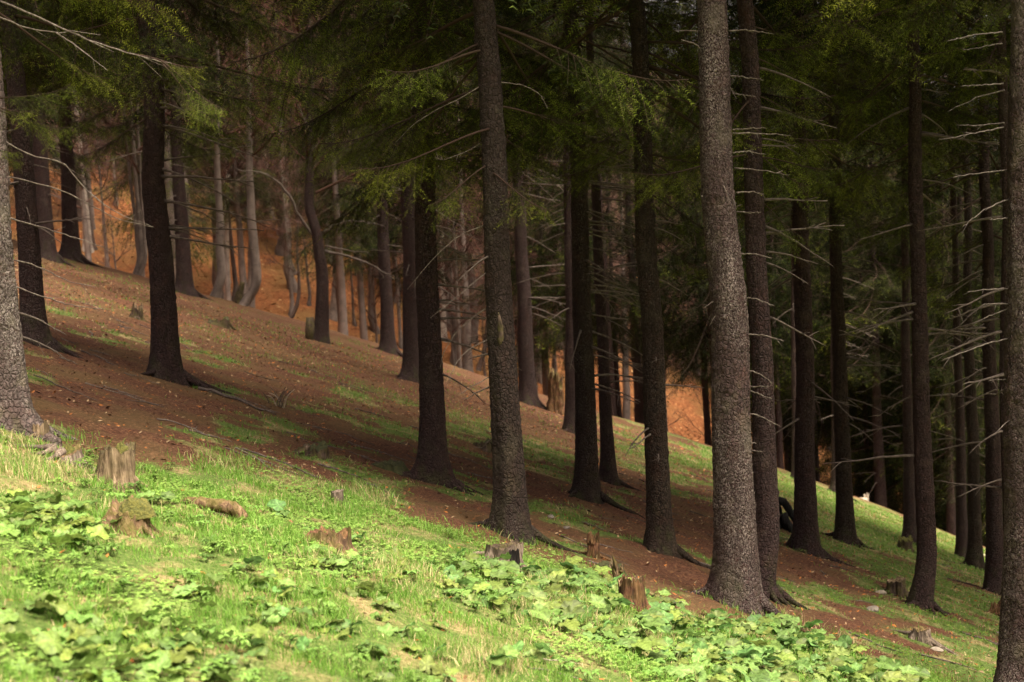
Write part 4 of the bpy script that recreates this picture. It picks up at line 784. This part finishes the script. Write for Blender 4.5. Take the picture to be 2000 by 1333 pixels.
# pale wood and a limb below the crest
def ground_stick(name, label, x, y, az, ln, r, mat, seed, cat='branch', group=None, bow=.05, twigs=2):
    rs = np.random.default_rng(seed); n = 12; s = np.linspace(-.5, .5, n) * ln; a = az + np.cumsum(rs.normal(0, .05, n))
    xs = s * math.cos(az) + bow * ln * np.sin(np.linspace(0, PI, n)) * -math.sin(az) + rs.normal(0, r, n); ys = s * math.sin(az) + bow * ln * np.sin(np.linspace(0, PI, n)) * math.cos(az) + rs.normal(0, r, n)
    z0 = gz1(x, y); zs = gz(xs + x, ys + y) - z0 + r * .7 + np.abs(rs.normal(0, r * .6, n))
    t = thing(name, label, cat, (x, y, z0), group)
    mb = MB(); mb.add(*tube(np.stack([xs, ys, zs], 1), r * np.linspace(1, .4, n), 6, True, .35)); obj('stem', mb.mesh('stick_mesh', [M[mat]]), t)
    for q in range(twigs):
        k = rs.integers(3, n - 2); a2 = az + rs.choice((-1, 1)) * rs.uniform(.4, .9); l = ln * rs.uniform(.12, .3); ss = np.linspace(0, l, 4)
        px = xs[k] + ss * math.cos(a2); py = ys[k] + ss * math.sin(a2); pz = gz(px + x, py + y) - z0 + r * .8 + ss * .1
        mb = MB(); mb.add(*tube(np.stack([px, py, pz], 1), r * np.linspace(.45, .2, 4), 4, True, .3)); obj('twig', mb.mesh('twig_mesh', [M[mat]]), t)
    return t
ground_stick('fallen_log', 'whitish bleached log lying below the far dark spruce', 10.6, 41.2, .05, 1.3, .09, 'dead_pale', 1, 'log', None, .03, 2)
t = stump('broken_snag', 'whitish pointed snag standing behind the bleached log', 10.2, 41.5, .07, .42, 'dead_pale', 'dead_pale', .3, .3, 1, None, (.05, 0), 44)
ground_stick('fallen_log', 'pale broken limb on the sunlit patch right of the twin trunks', 11.2, 33.2, .15, .8, .035, 'dead_pale', 3, 'log', None, .03, 3)
ground_stick('fallen_branch', 'long straw-coloured stick lying on the grass at the bottom centre', .12, 7.35, .35, .33, .004, 'dead_pale', 4, 'branch', None, .03, 1)
ground_stick('fallen_branch', 'brown stick below the straw-coloured one at the bottom centre', .12, 7.0, .28, .36, .004, 'dead', 5, 'branch', None, .02, 1)
ground_stick('fallen_branch', 'grey stick in front of the small reddish broken stump', .62, 11.6, -.5, .2, .007, 'dead', 6, 'branch', None, .02, 0)
ground_stick('fallen_branch', 'pale stick on bare soil at the bottom left corner', -1.55, 4.85, -.15, .25, .008, 'dead', 7, 'branch', None, .03, 1)
ground_stick('fallen_branch', 'dark root-like branch trailing right from the lone dark spruce', -3.2, 16.2, -.35, 1.0, .022, 'dead_dark', 8, 'branch', None, .05, 2)
ground_stick('fallen_branch', 'dark branch lying right of the straight bushy spruce', 1.9, 13.6, -.2, .45, .012, 'dead_dark', 9, 'branch', None, .05, 1)
ground_stick('fallen_branch', 'white stick lying at the foot of the left edge trunk', -3.45, 9.4, -.35, .3, .008, 'dead_pale', 10, 'branch', None, .02, 1)
def stone(label, x, y, r, mat, seed, flat=.55, group=None):
    n, k = 10, 16; ph = np.linspace(.02, PI - .02, n)[:, None]; th = np.linspace(0, 2 * PI, k, endpoint=False)[None]
    d = np.stack([np.sin(ph) * np.cos(th), np.sin(ph) * np.sin(th), np.cos(ph) + 0 * th], -1).reshape(-1, 3)
    rad = r * (.72 + .55 * vnoise(d * 1.6 + seed * 5.1) + .12 * vnoise(d * 5 + seed)); V = d * rad[:, None] * np.array([1.25, 1, flat])
    i = np.arange(n - 1)[:, None] * k; j = np.arange(k)[None]; j2 = (j + 1) % k; Qd = np.stack([i + j, i + k + j, i + k + j2, i + j2], -1).reshape(-1, 4)
    o = obj('stone', mesh_np('stone_mesh', V, np.concatenate([Qd[:, [0, 1, 2]], Qd[:, [0, 2, 3]]]), None, [M[mat]], smooth=False), None, (x, y, gz1(x, y) + r * .2), (0, 0, seed)); return tag(o, label, 'stone', group)
stone('rounded grey stone left of the low root stump', 3.47, 14.0, .06, 'stone', 1)
stone('angular pale chip of wood-coloured stone below the low root stump', 3.68, 12.55, .05, 'stone_pale', 2, .25)
stone('pale pebble against the flat cut stump', 4.02, 15.8, .05, 'stone_pale', 3)
stone('small grey stone near the right edge trunk foot', 5.2, 15.3, .045, 'stone', 4)
stone('grey stone right behind the centre trunk foot', .28, 13.6, .036, 'stone', 5)
stone('smaller grey stone beside the one behind the centre trunk', .42, 13.3, .028, 'stone', 6)
stone('grey stone right of the jagged reddish stump', 1.15, 10.7, .04, 'stone', 7)
stone('pale stone on the brown slope left of the lone dark spruce', -4.6, 19.2, .05, 'stone_pale', 8)
# dry broken bush on the slope
t = thing('dry_shrub', 'small dry shrub with a few pale broken stems on the slope', 'shrub', (-2.9, 17.3, gz1(-2.9, 17.3))); rs = np.random.default_rng(3)
for q in range(9):
    a = rs.uniform(0, 6.28); P = np.array([[0, 0, -.03], [.06 * math.cos(a), .06 * math.sin(a), .12], [.16 * math.cos(a), .16 * math.sin(a), rs.uniform(.15, .32)]]) ; P[:, 0] += rs.uniform(-.1, .1)
    mb = MB(); mb.add(*tube(smooth_path(P, 7), np.linspace(.009, .003, 7), 5, True, .4)); obj('stem', mb.mesh('shrub_stem', [M['dead_pale' if q < 3 else 'dead_dark']]), t)
# scattered fallen twigs
rs = np.random.default_rng(31)
for q in range(120):
    yy = rs.uniform(11.5, 26); xx = yy * rs.uniform(-.34, .36)
    if meadow(np.array([xx]), np.array([yy]))[0] > .3: continue
    ground_stick('fallen_twig', 'thin dark twig among many lying on the shaded forest floor', xx, yy, rs.normal(-.3, .6), rs.uniform(.15, .8), rs.uniform(.004, .010), rs.choice(('dead_dark', 'dead_dark', 'dead')), 100 + q, 'twig', 'twigs on the forest floor', .06, int(rs.integers(0, 3)))

# ---------------------------------------------------------------- broad-leaved plants
def leaf_mesh(kind, seed):
    r = np.random.default_rng(seed); nr, k = 5, 26; th = np.linspace(-PI, PI, k, endpoint=False)
    if kind == 'round':
        o = (.062 * (1 - .55 * np.exp(-((np.abs(th) - PI) / .32) ** 2)) * (1 + .16 * np.cos(th)))
        L = .06 * 1.0
    else:
        o = .058 * (1 - .45 * np.exp(-((np.abs(th) - PI) / .3) ** 2)) * (1 + .42 * np.exp(-(th / .55) ** 2) - .10 * np.cos(2 * th + PI))
        L = .06
    o = o * (1 + .045 * np.sin(th * 11 + r.uniform(0, 6)) + r.normal(0, .02, k))
    rr = np.linspace(0, 1, nr + 1)[1:, None]; x = rr * o * np.cos(th) + .035; y = rr * o * np.sin(th)
    z = .014 * (rr ** 2) * r.uniform(-.9, 1.1) + .010 * rr * np.abs(np.sin(th)) ** .7 * r.uniform(.3, 1.4) + .009 * rr ** 2 * np.sin(th * r.integers(4, 7) + r.uniform(0, 6)) - .03 * np.clip(rr * np.cos(th), 0, 1) ** 2 * r.uniform(0, 1.2)
    B = np.concatenate([np.stack([x, y, z], -1).reshape(-1, 3), [[.035, 0, 0]]])
    i = np.arange(nr - 1)[:, None] * k; j = np.arange(k)[None]; j2 = (j + 1) % k; Qd = np.stack([i + j, i + k + j, i + k + j2, i + j2], -1).reshape(-1, 4)
    Tt = np.concatenate([Qd[:, [0, 1, 2]], Qd[:, [0, 2, 3]], np.stack([np.full(k, nr * k), np.arange(k), (np.arange(k) + 1) % k], 1)])
    tilt = r.uniform(-.3, .3); up = r.uniform(.02, .062); outw = r.uniform(.02, .07)
    c, s = math.cos(tilt), math.sin(tilt); B = np.stack([B[:, 0] * c + B[:, 2] * s, B[:, 1], -B[:, 0] * s + B[:, 2] * c], 1); roll = r.normal(0, .25); cr, sr = math.cos(roll), math.sin(roll)
    B = np.stack([B[:, 0], B[:, 1] * cr - B[:, 2] * sr, B[:, 1] * sr + B[:, 2] * cr], 1) + np.array([outw, 0, up])
    base = np.array([r.uniform(.85, 1.25), r.uniform(.9, 1.08), r.uniform(.7, 1.0)]) * np.array([.140,.232,.072]) if kind == 'ovate' else np.array([r.uniform(.85, 1.3), r.uniform(.9, 1.08), r.uniform(.7, 1.0)]) * np.array([.145,.235,.068])
    vein = np.concatenate([(1 + .38 * (np.abs(np.sin(th * 3.5)) < .25) * np.ones_like(rr) - .12 * (rr > .9)).ravel(), [1.25]])
    mb = MB(); mb.add(B, Tt, base[None] * vein[:, None])
    P = smooth_path([(0, 0, -.02), (outw * .5, 0, up * .7), (outw + .035 * c, 0, up - .035 * s)], 6); mb.add(*tube(P, .0026, 4, False), c=(.17,.19,.07))
    return mb.mesh('leaf_mesh', [M['leaf']])
LEAVES = {k: [leaf_mesh(k, 700 + q + (50 if k == 'round' else 0)) for q in range(9)] for k in ('round', 'ovate')}
PL = {'a': ('large round-leaved plant in the patch at the bottom left corner', 'plants at the bottom left corner', .98),
      'b': ('round-leaved plant in the patch left of the mossy capped stump', 'plants left of the mossy stump', 1.05),
      'c': ('broad-leaved plant in the small cluster below the broken mossy stump', 'plants below the broken stump', .95),
      'd': ('broad-leaved plant in the dense patch between hollow stump and jagged stump', 'plants round the jagged stump', 1.15),
      'e': ('broad-leaved plant in the dense patch below the widest trunk', 'plants below the widest trunk', 1.15),
      'f': ('broad-leaved plant scattered along the bottom edge of the meadow', 'plants along the bottom edge', 1.0),
      'g': ('small round-leaved plant scattered over the middle of the bright meadow', 'plants over the middle meadow', .8)}
PS = ['dark-leaved lone plant in the grass below the rotten log', 'lone leafy plant left of the hollow stump patch', 'small three-leaved plant right of the rotten log', 'lone plant with a long leaf at the bottom centre left',
      'leafy plant just left of the lone one beside the hollow stump', 'lone plant against the foot of the widest trunk', 'leafy plant below the broken mossy stump on open grass', 'leafy plant right of the jagged reddish stump',
      'tiny leafy plant above the hollow stump, on the meadow edge', 'leafy plant left of the dense jagged stump patch', 'small plant between pale stump and rotten log', 'small plant left of the broken mossy stump']
ORD = 'first second third fourth fifth sixth seventh eighth ninth tenth eleventh twelfth thirteenth fourteenth'.split()
rs = np.random.default_rng(12)
for key, sp_, pts in PLANTS:
    rank = {p_: k_ for k_, p_ in enumerate(sorted(pts, key=lambda v_: v_[0] / v_[1]))}
    for q, (x, y) in enumerate(pts):
        lab, grp, sc_ = (PS[q], None, .95) if key == 's' else PL[key]
        t = thing('leafy_plant', lab, 'plant', (x, y, gz1(x, y) + .004), grp)
        if key in 'cf': t['label'] = ORD[rank[(x, y)]] + (' broad-leaved plant from the left below the broken mossy stump' if key == 'c' else ' plant from the left of those scattered along the bottom edge')
        n = int(rs.integers(4, 8)) + (2 if key in 'de' else 0); a0 = rs.uniform(0, 6.28)
        for j in range(n):
            s = sc_ * rs.uniform(.32, 1.0); az = a0 + j * 2.4 + rs.normal(0, .3)
            obj('leaf', LEAVES[sp_][rs.integers(9)], t, (rs.normal(0, .02), rs.normal(0, .02), 0), (rs.normal(0, .1), rs.normal(-.02, .12), az), s)
# small pale herbs
def herb_mesh(seed):
    r = np.random.default_rng(seed); mb = MB()
    for st in range(r.integers(3, 6)):
        a = r.uniform(0, 6.28); hx, hy, hz = .03 * math.cos(a), .03 * math.sin(a), r.uniform(.03, .06)
        mb.add(*tube(np.array([(0, 0, -.01), (hx * .6, hy * .6, hz * .6), (hx, hy, hz)]), .0016, 3, False), c=(.12,.17,.05))
        for q in range(r.integers(4, 7)):
            b = q * 1.6 + r.normal(0, .2); l = r.uniform(.018, .032); e = r.uniform(-.3, .35); d = np.array([math.cos(b) * math.cos(e), math.sin(b) * math.cos(e), math.sin(e)]); s = np.array([-math.sin(b), math.cos(b), 0])
            o = np.array([hx, hy, hz - .012 * (q // 4)]); V = [o, o + d * l * .45 + s * l * .33 + (0, 0, .003), o + d * l - (0, 0, .004), o + d * l * .45 - s * l * .33 + (0, 0, .003)]
            mb.add(V, [(0, 1, 2), (0, 2, 3)], np.array([.15,.27,.055]) * r.uniform(.75, 1.2))
    return mb.mesh('herb_mesh', [M['herb']], False)
HERB = [herb_mesh(800 + q) for q in range(6)]
rs = np.random.default_rng(8); cnt = 0
while cnt < 280:
    yy = rs.uniform(5.2, 10.8); xx = yy * rs.uniform(-.36, .36)
    if meadow(np.array([xx]), np.array([yy]))[0] < .5 or n2(np.array([xx]), np.array([yy]), 1.1, 41)[0] < .46: continue
    o = obj('small_herb', HERB[rs.integers(6)], None, (xx, yy, gz1(xx, yy)), (0, 0, rs.uniform(0, 6.28)), rs.uniform(.8, 1.5)); cnt += 1
    tag(o, 'small pale green herb growing low among the meadow grass', 'herb', 'small herbs in the meadow')

# ---------------------------------------------------------------- grass, ground cover, litter (uncountable)
def blades(x, y, hgt, wid, C, lean=.5):
    n = len(x); z = gz(x, y) - .004; a = rng.uniform(0, 2 * PI, n); l = rng.uniform(.15, 1, n) * lean; b = rng.uniform(0, 2 * PI, n)
    sx, sy = np.cos(a) * wid / 2, np.sin(a) * wid / 2; lx, ly = np.cos(b) * l * hgt, np.sin(b) * l * hgt; hz = hgt * np.sqrt(np.clip(1 - .6 * l ** 2, .1, 1))
    P = np.stack([np.stack([x - sx, y - sy, z], 1), np.stack([x + sx, y + sy, z], 1), np.stack([x - sx * .8 + lx * .35, y - sy * .8 + ly * .35, z + hz * .6], 1), np.stack([x + sx * .8 + lx * .35, y + sy * .8 + ly * .35, z + hz * .6], 1), np.stack([x + lx, y + ly, z + hz], 1)], 1)
    V = P.reshape(-1, 3); i = np.arange(n)[:, None] * 5; T = np.concatenate([i + [0, 1, 3], i + [0, 3, 2], i + [2, 3, 4]])
    return V, T, np.repeat(C, 5, axis=0)
def field(n, y0, y1):
    yy = rng.uniform(y0, y1, n * 2); keep = rng.random(n * 2) < (yy * .82 + 1.6) / (y1 * .82 + 1.6); yy = yy[keep]; xx = rng.uniform(-1, 1, len(yy)) * (.41 * yy + .8)
    return xx, yy
def grass_cols(n, straw, base):
    g1 = np.array([.105,.245,.03]); g2 = np.array([.225,.385,.07]); s1 = np.array([.55,.46,.25]); k = rng.random((n, 1)); c = g1 + (g2 - g1) * k
    m_ = (rng.random(n) < straw)[:, None]; return np.where(m_, s1 * rng.uniform(.6, 1.25, (n, 1)), c) * base
x, y = field(212000, 4.0, 12.6); dn = meadow(x, y); cl = n2(x, y, 3.2, 51); st = n2(x, y, 1.5, 52)
k = rng.random(len(x)) < dn * (.35 + .9 * sstep(.3, .6, cl)); x, y, cl, st = x[k], y[k], cl[k], st[k]
hg = (.018 + .045 * sstep(.35, .7, cl)) * rng.uniform(.6, 1.4, len(x)) * (1 + .5 * sstep(.62, .75, st))
SX, SY = [], []
for sx_, sy_, sr_ in ((-2.54, 8.92, .11), (-2.16, 7.72, .12), (-1.2, 8.72, .14), (-1.41, 10.84, .05), (-.13, 10.14, .12), (.75, 9.78, .11), (-2.98, 9.32, .12), (-1.93, 8.82, .16), (1.75, 11.5, .22), (-3.57, 9.84, .24), (-.09, 11.82, .17)):
    k_ = int(1700 * sr_); a_ = rng.uniform(0, 2 * PI, k_); q_ = sr_ * (.85 + .75 * rng.random(k_) ** 1.5); SX.append(sx_ + np.cos(a_) * q_); SY.append(sy_ + np.sin(a_) * q_)
SX, SY = np.concatenate(SX), np.concatenate(SY); x = np.concatenate([x, SX]); y = np.concatenate([y, SY]); st = np.concatenate([st, np.full(len(SX), .6)]); hg = np.concatenate([hg, rng.uniform(.035, .085, len(SX))])
me_ = blades(x, y, hg, rng.uniform(.0022, .0042, len(x)) * (1 + .06 * (y - 5)), grass_cols(len(x), .06 + .38 * sstep(.55, .70, st), 1), .9)
tag(obj('grass', mesh_np('grass_mesh', me_[0], me_[1], me_[2], [M['grass']])), 'short bright green meadow grass mixed with straw-coloured blades', 'grass', None, 'stuff')
x, y = field(120000, 10.5, 38); dn = patch(x, y) * (1 - meadow(x, y)); k = rng.random(len(x)) < dn * .8; x, y = x[k], y[k]
me_ = blades(x, y, rng.uniform(.02, .06, len(x)) * (1 + .02 * (y - 10)), rng.uniform(.004, .007, len(x)) * (1 + .05 * (y - 10)), grass_cols(len(x), .12, .85), .9)
tag(obj('grass', mesh_np('grass_mesh', me_[0], me_[1], me_[2], [M['grass']])), 'thin green grass in patches on the shaded forest floor', 'grass', None, 'stuff')
def rosettes(x, y, s, C, k=4):
    n = len(x); z = gz(x, y); V = []; T = []; a0 = rng.uniform(0, 6.28, n); hz = s * rng.uniform(.5, 1.6, n); off = 0
    for q in range(k):
        a = a0 + q * 2 * PI / k + rng.normal(0, .25, n); d = np.stack([np.cos(a), np.sin(a), rng.uniform(-.35, .35, n)], 1); sd_ = np.stack([-np.sin(a), np.cos(a), np.zeros(n)], 1); o = np.stack([x, y, z + hz], 1); L = (s * rng.uniform(.8, 1.3, n))[:, None]
        V.append(np.stack([o, o + d * L * .55 + sd_ * L * .4, o + d * L, o + d * L * .55 - sd_ * L * .4], 1).reshape(-1, 3)); i = np.arange(n)[:, None] * 4 + off; off += n * 4; T += [i + [0, 1, 2], i + [0, 2, 3]]
    return np.concatenate(V), np.concatenate(T), np.concatenate([np.repeat(C, 4, axis=0)] * k)
x, y = field(60000, 9.5, 34); dn = sstep(.3, .9, patch(x, y)) * (1 - .8 * meadow(x, y)) * sstep(.4, .6, n2(x, y, 2.2, 61)); k = rng.random(len(x)) < dn * .9; x, y = x[k], y[k]
me_ = rosettes(x, y, rng.uniform(.014, .026, len(x)) * (1 + .03 * (y - 10)), np.array([.13,.23,.035]) * rng.uniform(.6, 1.35, (len(x), 1)))
tag(obj('ground_cover', mesh_np('cover_mesh', me_[0], me_[1], me_[2], [M['herb']], smooth=False)), 'low green leafy ground cover in patches on the brown slope', 'ground cover', None, 'stuff')
x, y = field(34000, 4.2, 11.4); k = rng.random(len(x)) < meadow(x, y) * sstep(.48, .62, n2(x, y, 1.3, 62)); x, y = x[k], y[k]
me_ = rosettes(x, y, rng.uniform(.010, .022, len(x)), np.array([.15,.26,.055]) * rng.uniform(.7, 1.3, (len(x), 1)))
tag(obj('ground_cover', mesh_np('cover_mesh', me_[0], me_[1], me_[2], [M['herb']], smooth=False)), 'tiny pale green leaves woven through the bright meadow grass', 'ground cover', None, 'stuff')
def chips(x, y, s, C):
    n = len(x); a = rng.uniform(0, 6.28, n); z = gz(x, y) + .006; d = np.stack([np.cos(a), np.sin(a), rng.normal(0, .3, n)], 1) * s[:, None]; e = np.stack([-np.sin(a), np.cos(a), rng.normal(0, .3, n)], 1) * (s * rng.uniform(.15, .6, n))[:, None]; o = np.stack([x, y, z], 1)
    V = np.stack([o - d, o + e, o + d, o - e], 1).reshape(-1, 3); i = np.arange(n)[:, None] * 4; return V, np.concatenate([i + [0, 1, 2], i + [0, 2, 3]]), np.repeat(C, 4, axis=0)
x, y = field(58000, 5.0, 36); k = rng.random(len(x)) < 1 - .75 * meadow(x, y); x, y = x[k], y[k]
pal = np.array([(.10,.05,.028), (.17,.085,.042), (.30,.115,.04), (.36,.25,.15), (.06,.032,.022), (.42,.16,.05)]); ci = rng.choice(6, len(x), p=[.28,.26,.12,.14,.15,.05])
me_ = chips(x, y, rng.uniform(.008, .026, len(x)) * (1 + .02 * (y - 8)), pal[ci] * rng.uniform(.7, 1.2, (len(x), 1)))
tag(obj('leaf_litter', mesh_np('litter_mesh', me_[0], me_[1], me_[2], [M['litter']], smooth=False)), 'brown and orange fallen leaves, cones and bark bits on the ground', 'leaf litter', None, 'stuff')
x, y = field(22000, 58, 78); me_ = chips(x, y, rng.uniform(.05, .11, len(x)), np.array([(.25,.095,.036), (.36,.16,.065), (.15,.058,.025), (.44,.26,.13)])[rng.choice(4, len(x))] * rng.uniform(.7, 1.2, (len(x), 1)))
tag(obj('leaf_litter', mesh_np('litter_mesh', me_[0], me_[1], me_[2], [M['litter']], smooth=False)), 'orange-brown dead leaves covering the hillside beyond the crest', 'leaf litter', None, 'stuff')
